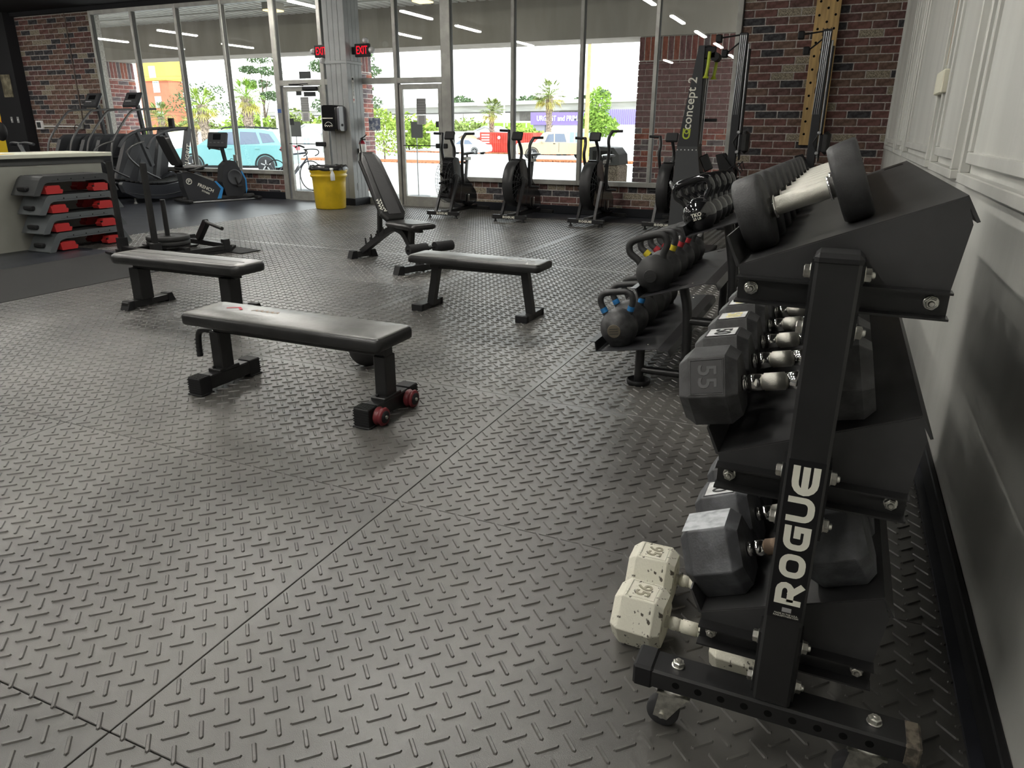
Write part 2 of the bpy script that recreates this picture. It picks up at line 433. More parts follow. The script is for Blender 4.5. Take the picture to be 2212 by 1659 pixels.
for a, b in zip((-14.98,-13.78,-12.56,-11.38), (-13.78,-12.56,-11.38,-10.2)): wlast = window(a, b)
for a, b in zip((-6.49,-5.25,-4.06,-2.88), (-5.25,-4.06,-2.88,-1.70)): wlast2 = window(a, b, .18 if a == -6.49 else .055)
mullion(wlast2, -1.70, .48, 3.70, .075, 'end_jamb')
wf = window(-20.5, -18.2, .08)
# left door bay
def door(n, x0, x1, hinge):
    d = struct('door_%d' % n); s = .075
    for nm, a, b in (('stile',x0,x0+s),('stile',x1-s,x1)): obj(nm, MB().rbox((a,YW-.02,.012),(b,YW+.03,2.085),.004), m_alu, d)
    obj('bottom_rail', MB().rbox((x0+s,YW-.02,.012),(x1-s,YW+.03,.17),.004), m_alu, d)
    obj('top_rail', MB().rbox((x0+s,YW-.02,2.0),(x1-s,YW+.03,2.085),.004), m_alu, d)
    pane(d, x0+s, x1-s, .17, 2.0)
    obj('push_bar', MB().cyl((x0+s,YW-.05,1.06),(x1-s,YW-.05,1.06),.008), m_blackm, d)
    hx = (x1-.22) if hinge > 0 else (x1-.12)
    obj('push_pad', MB().rbox((hx,YW-.075,1.02),(hx+.24,YW-.03,1.10),.01), m_blackm, d)
    obj('threshold', MB().box((x0-.03,YW-.05,-.004),(x1+.03,YW+.08,.012)), m_alu, d)
    return d
d1 = door(1, -10.06, -9.13, 1); d2 = door(2, -7.47, -6.60, -1)
wn += 1; t1 = struct('window_%d' % wn)
mullion(t1, -10.15, 0, ZH, .11, 'door_jamb'); mullion(t1, -9.08, 0, ZH, .08, 'door_jamb')
rail(t1, -10.12, -7.5, 2.10, 2.20, 'transom_bar'); rail(t1, -10.1, -6.5, ZH-.055, ZH+.03, 'head'); pane(t1, -10.1, -9.1, 2.2, ZH-.05)
pane(t1, -9.05, -7.52, 2.2, ZH-.05); pane(t1, -9.05, -7.52, .12, 2.1); rail(t1, -9.05, -7.5, 0, .12, 'bottom_rail')
wn += 1; t2 = struct('window_%d' % wn)
mullion(t2, -7.50, 0, ZH, .065, 'door_jamb'); mullion(t2, -6.49, 0, .56, .18, 'door_jamb')
rail(t2, -7.47, -6.58, 2.10, 2.19, 'transom_bar'); pane(t2, -7.47, -6.58, 2.19, ZH-.05)
# door closer on the left door
dc = obj('door_closer', MB().rbox((-9.55,YW-.09,2.02),(-9.22,YW-.03,2.08),.01), m_blackm, d1)
obj('closer_arm', MB().tube([(-9.5,YW-.09,2.09),(-9.75,YW-.2,2.11),(-9.42,YW-.06,2.13)], .008, 6), m_blackm, dc)

# ------------------------------------------------------------------ panelled grey column
m_col = mat('grey column paint', (.29,.30,.30), rough=.45, spec=.4, var=.06, scale=4)
col = struct('wall_column', MB().box((-8.64,11.312,-.1), (-8.212,11.74,3.75)), mat('column groove', (.06,.063,.065), rough=.7), label='grey panelled column between the two doors')
zt = 2.43
for fi in range(2):
    for (z0, z1) in ((.13,zt-.02),(zt+.03,3.72)):
        n = 4
        for k in range(n):
            wdt = .43/n; a = k*wdt
            if fi == 0: obj('panel_board', MB().rbox((-8.645+a+.0025,11.30,z0),(-8.645+a+wdt-.0025,11.33,z1),.003), m_col, col)
            else: obj('panel_board', MB().rbox((-8.225,11.315+a+.0025,z0),(-8.20,11.315+a+wdt-.0025,z1),.003), m_col, col)
obj('trim_band', MB().rbox((-8.655,11.29,zt-.02),(-8.19,11.75,zt+.03),.006), m_col, col)
obj('corner_bead', MB().rbox((-8.222,11.292,.13),(-8.192,11.322,3.72),.004), m_col, col)
obj('baseboard', MB().rbox((-8.665,11.275,0),(-8.18,11.75,.13),.006), m_base, col)

# ------------------------------------------------------------------ right panelled wall (very slightly out of square)
def wxy(y): return .497-.0065*y
ang = math.atan(.0065)
def MW(y, z): return axes((wxy(y), y, z), (math.sin(-ang), math.cos(ang), 0), (0,0,1), (-math.cos(ang), -math.sin(ang), 0))   # u along +Y, v up, w into room
WM = MW(0, 0)
rw = struct('wall_right', MB().box((-6.2,-.1,-.3), (11.9,3.95,0), WM), m_wallW, label='grey painted wall with raised panel frames')
def frame(y0, y1, z0, z1, wd, d, name, par):
    o = None
    for nm, a, b in (('bottom',(y0,z0),(y1,z0+wd)),('top',(y0,z1-wd),(y1,z1)),('side',(y0,z0+wd),(y0+wd,z1-wd)),('side',(y1-wd,z0+wd),(y1,z1-wd))):
        obj('moulding', MB().rbox((a[0],a[1],0),(b[0],b[1],d),.004, WM), m_wallW, par)
for (a, b) in ((-3.9,-1.78),(-1.54,-.53),(-.3,1.34),(1.58,3.73),(3.98,4.99),(5.23,7.38),(7.58,8.59),(8.83,11.0)):
    frame(a, b, 1.135, 3.40, .042, .04, 'outer', rw); frame(a+.075, b-.075, 1.215, 3.32, .046, .028, 'inner', rw)
    obj('panel_field', MB().box((a+.121,1.261,-.001),(b-.121,3.274,.012), WM), m_wallW, rw)
struct('baseboard_right', MB().rbox((-4,0,.0),(11.75,.10,.022),.004, WM), mat('right baseboard', (.010,.010,.011), rough=.5, spec=.3))
struct('trim_2', MB().box((-4,-.01,.022),(11.75,.012,.052), WM), m_rub2, label='black rubber strip along the right wall')

# ------------------------------------------------------------------ ceiling strip lights
m_led = emis('led tube', (1.0,.97,.90), LED)
m_fix = mat('light housing', (.55,.55,.55), rough=.5)
def strip_light(x, y, lab):
    t = thing('strip_light', lab, 'ceiling light', (x,y,3.58), 0, 'LED strip lights under the ceiling')
    obj('housing', MB().rbox((-.055,-.64,.03),(.055,.64,.075),.006), m_fix, t)
    obj('diffuser', MB().rbox((-.045,-.61,-.005),(.045,.61,.03),.012), m_led, t)
    for s in (-1,1): obj('hanger', MB().cyl((0,.45*s,.075),(0,.45*s,.14),.006,6), m_fix, t)
LP = [(-3.8,9.1),(-3.8,6.35),(-3.8,3.65),(-3.8,.9),(-3.9,-2.5),(-8.7,9.05),(-8.7,6.7),(-8.7,3.3),(-8.7,0),(-10.75,6.1),(-10.0,10.9),(-18.9,8.3),(-18.95,6.3),(-15.9,8.7),(-16.7,5.8),(-13.5,3.5),(-13.5,.2),(-6.2,-3.5),(-1.9,.3),(-1.9,3.1),(-1.9,-2.5)]  # unseen left and rear strips are additions for lighting the room
ORD = ['first','second','third','fourth','fifth','sixth']
RN = {-3.8:'in the row over the middle benches', -1.9:'in the row nearest the right wall', -8.7:'in the row over the yellow barrel', -10.0:'close to the left door', -10.75:'left of the barrel row', -18.9:'at the far left', -15.9:'over the stair climbers', -13.5:'added over the front counter', -6.2:'added behind the camera'}
cnt = {}
for (x, y) in sorted(LP, key=lambda p: -p[1]):
    k = min(RN, key=lambda r: abs(r-x)); cnt[k] = cnt.get(k, 0)+1
    strip_light(x, y, 'LED ceiling strip %s, %s from the windows' % (RN[k], ORD[cnt[k]-1]))
# ================================================================== outside
def gz(y): return -.0145*y
m_asph = mat('pale sunlit asphalt', (.42,.41,.39), rough=.9, spec=.1, var=.12, scale=.6)
m_conc = mat('concrete walk', (.5,.485,.46), rough=.9, spec=.1, var=.1, scale=1.5)
m_mulch = mat('mulch', (.30,.11,.05), rough=.95, spec=.05, var=.5, scale=8)
m_grass = mat('grass verge', (.17,.30,.03), rough=.95, spec=.05, var=.35, scale=1.2)
m_stuc = mat('taupe stucco', (.40,.365,.33), rough=.9, spec=.1, var=.08, scale=2.5, stretch=(1,1,.2), bump=.08, bscale=60)
m_soff = mat('white corrugated metal', (.62,.61,.58), rough=.6, spec=.3, var=.08, scale=2)
lot = MB(); lot.add([(-260,16.2,gz(16.2)),(120,16.2,gz(16.2)),(120,330,gz(330)),(-260,330,gz(330))], [(0,1,2,3)])
struct('ground', lot, m_asph, label='pale sunlit parking lot outside')
struct('sidewalk', MB().box((-30,12.0,-.4), (6,16.2,-.06)), m_conc, label='concrete walk under the storefront canopy')
# canopy: corrugated soffit, stucco beam, brick piers
so_ = MB(); n = 150; xs = [-26+ .205*i for i in range(n)]
for i, x in enumerate(xs):
    so_.box((x,12.0,3.745), (x+.12,14.42,3.80)); so_.box((x+.12,12.0,3.775), (x+.205,14.42,3.80))
struct('canopy_soffit', so_, m_soff, label='white corrugated canopy soffit outside')
struct('canopy_beam', MB().box((-26,14.4,2.975), (5,15.25,3.95)), m_stuc, label='taupe stucco beam at the canopy edge')
struct('canopy_roof', MB().box((-26,12.0,3.81), (5,15.25,3.98)), m_stuc)
obj('sprinkler_pipe', MB().cyl((-26,13.3,3.70),(5,13.3,3.70),.02,8), m_soff, bpy.data.objects['canopy_soffit'])
def pier(x0, x1, y0, y1, lab, faces, seed):
    t = thing('brick_pier', lab, 'brick pier', ((x0+x1)/2,(y0+y1)/2,-.06))
    obj('core', MB().box((x0+.02,y0+.02,-.1),(x1-.02,y1-.02,2.97)), m_mort, t, world=True)
    hold = thing('x', '', ''); 
    for f in faces:
        M = face_my(x0,y0+.02,0) if f == 'f' else axes((x1-.02,y0,0),(0,1,0),(0,0,1),(1,0,0))
        L = (x1-x0) if f == 'f' else (y1-y0)
        pre = set(COL.objects); bricks(hold, M, L, -.06, 2.55, BRX, [4,4,3,2], seed=seed, limit=130)
        me = BCACHE[(.31,.103,.026,BRX[0].name)]; rnd = random.Random(seed)
        k = int(L/.105)
        for i in range(k):
            o = bpy.data.objects.new('brick', rnd.choice(me)); COL.objects.link(o); o.parent = hold
            o.location = M @ Vector((L*(i+.5)/k, 2.765, 0)); o.rotation_euler = (M @ Matrix.Rotation(PI/2,4,'Z')).to_euler(); o.scale = (1.33,.98*L/k/.105,1)
    for o in list(hold.children): o.parent = t; o.matrix_parent_inverse = basis(t).inverted()
    bpy.data.objects.remove(hold)
    return t
pier(-3.86, -1.05, 14.42, 15.25, 'wide plum brick pier outside behind the standing rowers', 'f', 21)
pier(-11.2, -10.36, 14.42, 15.25, 'brick pier outside between the panelled column and the leafy bush', 'fr', 22)
pier(-18.95, -18.03, 14.40, 15.25, 'sunlit red brick pier outside behind the stair climbers', 'fr', 23)
m_lamp = mat('canopy lamp box', (.5,.47,.42), rough=.6)
for x, y, lab in ((-11.15,13.0,'square canopy lamp above the teal car window'),(-7.75,13.2,'square canopy lamp above the right door')):
    t = thing('canopy_lamp', lab, 'lamp', (x,y,3.745), 0, 'canopy lamps'); obj('housing', MB().rbox((-.16,-.16,-.13),(.16,.16,0),.01), m_lamp, t)
    obj('lens', MB().rbox((-.15,-.15,-.155),(.15,.15,-.125),.01), emis('warm lamp lens', (1,.72,.30), 3.2), t)

# ------------------------------------------------------------------ vehicles
m_tyre = mat('tyre', (.03,.03,.032), rough=.8); m_rim = mat('alloy rim', (.6,.6,.6), rough=.35, metal=.6)
m_cglass = mat('car window', (.10,.13,.19), rough=.08, spec=.8)
def car(name, lab, loc, body, cab, wins, W, wheels, paint, tail=None, head=None, extra=None, group=None, roofin=.16, r=.34):
    t = thing(name, lab, name.replace('_',' ').split()[-1], loc, 0, group)
    obj('body', MB().prism(body, -W/2, W/2, 'y'), paint, t, bevel=.06, seg=3)
    n = len(cab); zb = min(p[1] for p in cab); zt = max(p[1] for p in cab)
    rings = [[(p[0], s*(W/2-.03-roofin*(p[1]-zb)/(zt-zb)), p[1]) for p in cab] for s in (-1,1)]
    obj('cabin', MB().loft(rings, smooth=False), paint, t, bevel=.05, seg=3)
    for wp in wins:
        for s in (-1,1):
            rg = [[(p[0], s*(W/2-.03-roofin*(p[1]-zb)/(zt-zb)+d), p[1]) for p in wp] for d in (-.03,.008)]
            obj('side_window', MB().loft(rg, smooth=False), m_cglass, t)
    for x in wheels:
        for s in (-1,1):
            M = T(x, s*(W/2-.085), r, rx=PI/2 if s < 0 else -PI/2)
            wo = obj('wheel', MB().lathe([(r*.55,-.1),(r*.95,-.1),(r,-.06),(r,.06),(r*.95,.1),(r*.6,.1)], 24, M), m_tyre, t)
            mb = MB().lathe([(r*.02,.09),(r*.58,.095),(r*.6,.07)], 20, M)
            for k in range(5): mb.box((-.02,.04,.09),(.02,r*.56,.112), M @ Matrix.Rotation(2*PI*k/5,4,'Z'))
            obj('rim', mb, m_rim, wo)
            arch = MB()
            for a in range(-5,185,15):
                c0, s0, c1, s1 = math.cos(math.radians(a)), math.sin(math.radians(a)), math.cos(math.radians(a+15)), math.sin(math.radians(a+15)); ri, ro = r+.015, r+.075
                arch.prism([(x+ri*c0,r+ri*s0),(x+ro*c0,r+ro*s0),(x+ro*c1,r+ro*s1),(x+ri*c1,r+ri*s1)], s*(W/2-.03), s*(W/2+.012), 'y')
            obj('wheel_arch', arch, m_blackm, t)
    for (x,z,dx,dz,c,nm) in (tail or []): 
        for s in (-1,1): obj(nm, MB().rbox((x-dx,s*(W/2-.25)-.26,z-dz),(x+dx,s*(W/2-.25)+.262,z+dz),.03), c, t)
    if extra: extra(t)
    return t
m_teal = mat('teal car paint', (.20,.43,.44), rough=.25, spec=.5, coat=.6)
m_gold = mat('champagne car paint', (.50,.41,.28), rough=.3, spec=.5, coat=.5)
m_wcar = mat('white car paint', (.8,.8,.78), rough=.3, spec=.5, coat=.5)
m_tail = mat('red tail lamp', (.55,.03,.05), rough=.2)
def rails(t):
    for s in (-1,1): obj('roof_rail', MB().tube(smooth_path([(1.95,s*.62,1.62),(2.1,s*.62,1.71),(3.0,s*.62,1.72),(3.75,s*.6,1.66)],1), .022, 8), m_blackm, t)
    obj('door_handle', MB().rbox((3.25,-.955,.93),(3.45,-.93,.97),.01), m_teal, t); obj('door_handle', MB().rbox((2.2,-.955,.93),(2.4,-.93,.97),.01), m_teal, t)
    obj('sill_trim', MB().box((.95,-.945,.24),(3.3,.945,.33)), m_blackm, t)
car('suv', 'teal SUV parked outside the left windows', (-23.94,21.77,gz(23)),
    [(.06,.32),(0,.6),(.1,.9),(.8,1.0),(1.2,1.06),(4.22,1.06),(4.42,.95),(4.48,.7),(4.42,.36),(4.1,.26),(.4,.26)],
    [(1.05,1.03),(1.95,1.58),(2.5,1.66),(3.4,1.65),(3.95,1.56),(4.3,1.03)],
    [[(1.55,1.08),(2.1,1.52),(2.62,1.55),(2.62,1.08)],[(2.70,1.08),(2.70,1.55),(3.3,1.53),(3.45,1.12)],[(3.55,1.14),(3.42,1.52),(3.8,1.47),(4.02,1.18)]],
    1.84, (.86,3.62), m_teal, tail=[(4.33,.93,.13,.1,m_tail,'tail_lamp')], extra=rails, r=.345).rotation_euler = (0,0,.42)
def truckx(t):
    obj('grille', MB().rbox((-.02,-.5,.6),(.03,.5,.95),.02), m_chrome, t); obj('bumper', MB().rbox((-.08,-.95,.42),(.12,.95,.62),.04), m_chrome, t)
    obj('door_seam', MB().box((2.95,-1.005,.55),(2.97,1.005,1.2)), m_blackm, t); obj('handle', MB().box((2.55,-1.02,1.12),(2.7,-1.0,1.16)), m_blackm, t)
    obj('mirror', MB().rbox((1.7,-1.2,1.18),(1.82,-1.0,1.36),.03), m_gold, t)
car('pickup_truck', 'champagne pickup truck parked beyond the middle windows', (-22.1,50.3,gz(50)),
    [(.0,.5),(-.02,.95),(.1,1.12),(1.4,1.2),(5.6,1.18),(5.72,1.0),(5.7,.5),(5.2,.42),(.5,.42)],
    [(1.4,1.17),(2.0,1.82),(2.3,1.92),(3.4,1.92),(3.6,1.85),(3.72,1.17)],
    [[(1.95,1.25),(2.2,1.75),(2.6,1.8),(2.6,1.25)],[(2.68,1.25),(2.68,1.8),(3.35,1.8),(3.5,1.25)]],
    2.0, (1.05,4.75), m_gold, extra=truckx, r=.42).rotation_euler = (0,0,.48)
car('sedan', 'white sedan parked in front of the red container', (-37.2,66.8,gz(67)-.03),
    [(.02,.3),(0,.6),(.15,.78),(1.3,.92),(4.2,.96),(4.75,.92),(4.85,.6),(4.8,.32),(4.3,.22),(.5,.22)],
    [(1.1,.9),(1.95,1.38),(2.4,1.45),(3.1,1.44),(3.5,1.36),(4.3,.93)],
    [[(1.65,.96),(2.1,1.32),(2.55,1.36),(2.55,.96)],[(2.62,.96),(2.62,1.36),(3.1,1.34),(3.6,.98)]],
    1.8, (.95,3.78), m_wcar, r=.33)
car('sedan', 'pale car half hidden behind the pickup truck', (-29.3,69.0,gz(69)),
    [(.02,.3),(0,.6),(.15,.78),(1.3,.92),(4.2,.96),(4.75,.92),(4.85,.6),(4.8,.32),(4.3,.22),(.5,.22)],
    [(1.1,.9),(1.95,1.38),(2.4,1.45),(3.1,1.44),(3.5,1.36),(4.3,.93)],
    [[(1.65,.96),(2.1,1.32),(2.55,1.36),(2.55,.96)]], 1.8, (.95,3.78), m_wcar, r=.33)

# ------------------------------------------------------------------ planting
LEAF = [mat('leaf bright', (.26,.36,.06), rough=.7, spec=.2, var=.35, scale=3), mat('leaf olive', (.20,.25,.07), rough=.7, spec=.2, var=.4, scale=3),
        mat('leaf dark', (.10,.15,.07), rough=.75, spec=.2, var=.4, scale=3), mat('leaf lime', (.21,.34,.05), rough=.7, spec=.2, var=.3, scale=3),
        mat('leaf yellow', (.45,.40,.10), rough=.7, spec=.2, var=.3, scale=3)]
m_bark = mat('bark', (.17,.13,.10), rough=.95, spec=.1, var=.4, scale=6)
m_palmt = mat('palm trunk', (.30,.24,.19), rough=.95, spec=.1, var=.5, scale=9)
def leaves(mb, c, rad, n, sz, rnd):
    for _ in range(n):
        while True:
            p = Vector((rnd.uniform(-1,1), rnd.uniform(-1,1), rnd.uniform(-1,1)))
            if .35 < p.length < 1: break
        q = Vector((c[0]+p.x*rad[0], c[1]+p.y*rad[1], c[2]+p.z*rad[2])); a = Vector((rnd.gauss(0,1),rnd.gauss(0,1),rnd.gauss(0,.7))).normalized(); b = a.orthogonal().normalized(); s = sz*rnd.uniform(.6,1.3)
        mb.add([q-a*s, q+b*s*.45, q+a*s, q-b*s*.45], [(0,1,2,3)])
def tree(name, lab, x, y, h, blobs, lm, n, sz, seed, trunk_r=.15, cat='tree', group=None, branches=True):
    rnd = random.Random(seed); z0 = gz(y) if y > 16.2 else -.06
    t = thing(name, lab, cat, (x,y,z0), 0, group); mb = MB(); br = MB()
    br.tube([(0,0,-.1),(rnd.uniform(-.1,.1)*h*.1,0,h*.4),(0,0,h*.8)], [trunk_r,trunk_r*.7,trunk_r*.25], 7)
    for (cx,cy,cz,rx,rz) in blobs:
        leaves(mb, (cx,cy,cz), (rx,rx,rz), n, sz, rnd)
        if branches: br.tube([(0,0,max(.1,cz*.55)),(cx*.6,cy*.6,cz*.85),(cx,cy,cz)], [trunk_r*.4,trunk_r*.25,trunk_r*.1], 5)
    obj('trunk', br, m_bark, t); obj('foliage', mb, lm, t, norm=False); return t
def palm(lab, x, y, h, crown, seed, lm, tr=.2, nf=46, dead=True):
    rnd = random.Random(seed); z0 = gz(y); t = thing('palm_tree', lab, 'palm tree', (x,y,z0), 0, 'palms across the parking lot')
    tb = MB(); pts = [(0,0,h*i/8) for i in range(9)]; tb.tube(pts, [tr*(1.15+.12*(i%2)+(.25 if i > 5 else 0)) for i in range(9)], 9, smooth=False); 
    for i in range(26):
        a = i*2.4; z = h*(.45+.5*i/26); tb.tube([(tr*math.cos(a),tr*math.sin(a),z),(tr*1.9*math.cos(a),tr*1.9*math.sin(a),z+tr*1.3)], [tr*.3,tr*.12], 4)
    obj('trunk', tb, m_palmt, t)
    for nm, cnt, mm, lo, hi in (('fronds',nf,lm,-.35,1.2),('dry_fronds',int(nf*.3) if dead else 0,LEAF[4],-.9,-.3)):
        fb = MB()
        for i in range(cnt):
            a = rnd.uniform(0,2*PI); e = rnd.uniform(lo,hi); d = Vector((math.cos(a)*math.cos(e), math.sin(a)*math.cos(e), math.sin(e))); o = Vector((0,0,h))
            L = crown*rnd.uniform(.45,.62); tip = o+d*L; fb.tube([o, tip], crown*.012, 3)
            up = Vector((0,0,1)); sd = d.cross(up).normalized()
            for k in range(9):
                th = (k-4)*.3; ld = (d*math.cos(th)+sd*math.sin(th)).normalized(); ll = crown*.5*(1-.06*abs(k-4)); mid = tip+ld*ll*.55; end = tip+ld*ll+Vector((0,0,-ll*.28)); wv = ld.cross(up).normalized()*crown*.028
                fb.add([tip, mid-wv, end, mid+wv], [(0,1,2,3)])
        if cnt: obj(nm, fb, mm, t, norm=False)
    return t
palm('stout palm tree behind the teal SUV roof, left of the pine', -46.5, 45, 3.7, 1.6, 1, LEAF[0], .26)
palm('bright green palm tree over the teal SUV rear', -37.3, 40, 3.9, 1.45, 2, LEAF[3], .24)
palm('small palm in front of the brick hotel base', -68.1, 60, 3.3, 2.0, 3, LEAF[1], .22)
palm('small palm at the right corner of the brick hotel', -64.0, 60.5, 2.9, 1.7, 4, LEAF[1], .22)
palm('short palm behind the red container', -35.9, 75, 4.3, 1.7, 5, LEAF[1], .2)
palm('tall palm standing before the purple sign building', -31.2, 80, 6.1, 2.1, 6, LEAF[1], .26)
tree('street_tree', 'lime green tree beside the orange pole', -23.9, 75, 6.3, [(0,0,4.6,1.3,2.0),(-.4,0,3.2,1.5,1.2),(.7,0,2.8,1.5,1.1)], LEAF[3], 700, .22, 31)
tree('pine_tree', 'tall thin pine left of the left door', -85, 95, 14.5, [(0,0,13,2.6,.9),(1.6,0,11,2.0,.7),(-2.4,0,11.3,1.6,.6),(-1,0,9.2,2.2,.7),(1.5,0,7.5,1.8,.7)], LEAF[2], 300, .26, 32, .25)
tree('pine_tree', 'tall pine showing above the left door', -72, 95, 15.5, [(0,0,13.5,2.2,1.3),(-1.8,0,11.5,1.6,.9),(1.5,0,10.5,2,1.0),(0,0,8.2,2.2,1.0),(-1,0,6,2.4,1.2)], LEAF[2], 320, .26, 33, .25)
tree('pine_tree', 'slender pine seen through the left door transom', -66, 95, 14.5, [(0,0,12.6,1.8,1.2),(1.2,0,10.6,1.6,.9),(-.8,0,8.4,2,1.0),(.6,0,6.3,2.2,1.1)], LEAF[2], 300, .26, 34, .25)
tree('broadleaf_tree', 'sparse tree behind the left palm', -94, 90, 10.5, [(0,0,7.5,3.2,2.2),(-2.8,0,6.4,2.4,1.6),(3.5,0,7.8,2.2,1.2),(5.5,0,5.4,2.0,1.3)], LEAF[2], 170, .24, 35, .2)
for i, (x, y, h, rx, rz, lm, lab) in enumerate([(-88,84,4.2,4.2,2.0,1,'olive bushes between the two left palms'),(-78,84,5.0,4.5,2.4,0,'yellow green bushes right of the bright palm'),(-70,84,5.2,4.0,2.6,1,'green bushes seen through the left door'),
        (-64,84,4.6,3.6,2.2,0,'bushes behind the bicycle'),(-98,80,3.6,3.0,1.7,0,'low bushes at the brick hotel base'),(-52,84,4.6,4.2,2.2,0,'bushes behind the leafy bush by the pier'),(-47,90,4.2,4.5,2.0,1,'pale bushes beyond the right door'),(-42,96,3.4,4.5,1.7,0,'bushes at the foot of the overpass')]):
    tree('bush', lab, x, y, h, [(0,0,h*.5,rx*.8,rz),(rx*.45,0,h*.42,rx*.6,rz*.8),(-rx*.45,0,h*.45,rx*.6,rz*.8)], LEAF[lm], 420, .38, 40+i, .1, cat='bush', group='bushes across the parking lot')
tree('leafy_bush', 'leafy bush with mulch beside the middle brick pier', -27.9, 42, 3.3, [(0,0,2.0,1.3,1.1),(.4,0,1.2,1.3,.9),(-.4,0,2.7,1.0,.55)], LEAF[0], 520, .10, 51, .05, cat='bush')
tree('distant_tree', 'round dark tree above the overpass, left of the short palm', -94.5, 180, 12.0, [(0,0,10.2,3.2,1.9),(2,0,9.6,2,1.2)], LEAF[2], 380, .6, 52, .2)
tree('distant_tree', 'dark tree above the overpass left of the tall palm', -78, 185, 12.6, [(0,0,10.6,3.4,1.8),(3.5,0,10,2.6,1.2)], LEAF[2], 380, .6, 53, .2)
tree('distant_tree', 'dark trees above the overpass right of the tall palm', -62, 185, 12.8, [(0,0,10.8,3.6,1.5),(4,0,11.8,2,1.7)], LEAF[2], 380, .6, 54, .2)
mu = MB().rbox((-33,38.6,-.75),(-21.5,41.4,-.50),.05); tag(obj('mulch_bed', mu, m_mulch), 'red mulch bed under the leafy bush', 'flower bed')
tag(obj('mulch_island', MB().rbox((-19.6,46.5,-.75),(-12.5,48.2,-.56),.05), m_mulch), 'mulch island with kerb in front of the pickup truck', 'flower bed')
tag(obj('mulch_island', MB().rbox((-47,70.2,-1.1),(-25,71.2,-.9),.05), m_mulch), 'long mulch strip at the foot of the red container', 'flower bed')
vg = MB(); vg.add([(-140,112,gz(112)),(-30,112,gz(112)),(-30,150,2.9),(-140,150,2.9)],[(0,1,2,3)])
struct('embankment', vg, m_grass, label='bright green grass bank below the overpass')

# ------------------------------------------------------------------ far buildings and poles
m_hred = mat('hotel brick', (.55,.20,.12), rough=.9, spec=.1, var=.08, scale=.5); m_hyel = mat('hotel yellow', (.85,.60,.12), rough=.9, spec=.1, var=.05, scale=.4); m_pale = mat('pale wall', (.75,.74,.70), rough=.9, spec=.1)
m_win = mat('far window glass', (.35,.42,.45), rough=.2, spec=.6)
h = thing('hotel', 'tall brick hotel with a yellow upper corner', 'building', (-103,92,gz(92)))
obj('wall', MB().box((-105.9,90,-2),(-99.4,94.0,12.0)), m_hred, h, world=True)
obj('yellow_tower', MB().box((-104.2,89.6,8.35),(-99.3,93.0,12.6)), m_hyel, h, world=True); obj('wall', MB().box((-107.5,91,-2),(-104.2,93.9,12.2)), m_pale, h, world=True)
def fwin(par, x0, x1, z0, z1, y, mull=True):
    f = obj('window', MB().box((x0,y-.1,z0),(x1,y,z1)), m_white, par, world=True); e = (x1-x0)*.14; cx = (x0+x1)/2
    for a, b in (((x0+e,cx-e*.3),(cx+e*.3,x1-e)) if mull else ((x0+e,x1-e),)): obj('pane', MB().box((a,y-.13,z0+(z1-z0)*(.25 if mull else .2)),(b,y-.1,z1-e*.7)), m_win, f, world=False)
for z in (8.75,6.6,4.35,2.1): fwin(h, -102.7, -101.35, z, z+1.7, 89.6 if z > 8.4 else 90)
for z in (8.15,6.0,3.85):
    f = obj('window', MB().box((-99.4,92.6,z),(-99.3,93.3,z+.7)), m_white, h, world=True); obj('pane', MB().box((-99.3,92.72,z+.12),(-99.27,93.18,z+.6)), m_win, f)
ov = thing('overpass', 'grey concrete highway overpass', 'bridge', (-70,160,gz(160)))
m_ovc = mat('overpass concrete', (.42,.40,.38), rough=.9, spec=.1, var=.15, scale=.4, stretch=(.3,1,2))
obj('deck', MB().add([(-150,158,4.3),(20,158,6.2),(20,158,8.1),(-150,158,5.2)]+[(-150,172,4.3),(20,172,6.2),(20,172,8.1),(-150,172,5.2)], [(0,1,2,3),(4,7,6,5),(0,4,5,1),(3,2,6,7),(0,3,7,4),(1,5,6,2)]), m_ovc, ov, world=True)
obj('parapet', MB().add([(-150,157.6,5.3),(20,157.6,8.0),(20,157.6,8.9),(-150,157.6,6.0)]+[(-150,157.9,5.3),(20,157.9,8.0),(20,157.9,8.9),(-150,157.9,6.0)], [(0,1,2,3),(4,7,6,5),(0,4,5,1),(3,2,6,7),(0,3,7,4),(1,5,6,2)]), mat('parapet concrete', (.55,.53,.50), rough=.9), ov, world=True)
for x in (-72,-60,-48,-36): obj('bridge_support', MB().box((x,160,-2),(x+2.4,170,6.2)), m_ovc, ov, world=True)
gr = thing('guard_rail', 'thin pale guard rail along the grass bank', 'guard rail', (-75,140,2)); obj('rail', MB().box((-110,139.9,2.6),(-50,140.1,2.95)), m_pale, gr, world=True)
for k in range(15): obj('post', MB().box((-110+k*4.2,140.1,1.0),(-109.8+k*4.2,140.3,2.9)), m_pale, gr, world=True)
pb = thing('purple_sign_building', 'white clinic building with a purple sign band', 'building', (-37,114,gz(110))); m_pur = mat('purple sign band', (.26,.19,.52), rough=.7, spec=.2); 
obj('sign_band', MB().box((-45.8,109.6,2.05),(-36.2,118,3.85)), m_pur, pb, world=True); obj('wall', MB().box((-42.5,110,-1.8),(-24,120,2.1)), m_pale, pb, world=True)
obj('wall', MB().box((-35.2,110.4,2.05),(-24,120,4.25)), mat('lilac siding', (.42,.40,.62), rough=.7), pb, world=True)
for k in range(26): obj('siding_rib', MB().box((-35.2+k*.3,110.3,2.05),(-35.08+k*.3,110.42,4.25)), m_pur, pb, world=True)
obj('porch_column', MB().box((-45.5,110,-1.8),(-43.6,111.5,2.05)), mat('lilac grey column', (.33,.32,.38), rough=.8), pb, world=True)
text('URGENT and PRIMARY', 1.05, 'sign_lettering', m_white, pb, axes((-40.7,109.55,2.95),(1,0,0),(0,0,1),(0,-1,0)), .05, .02, world=True, sx=.78)
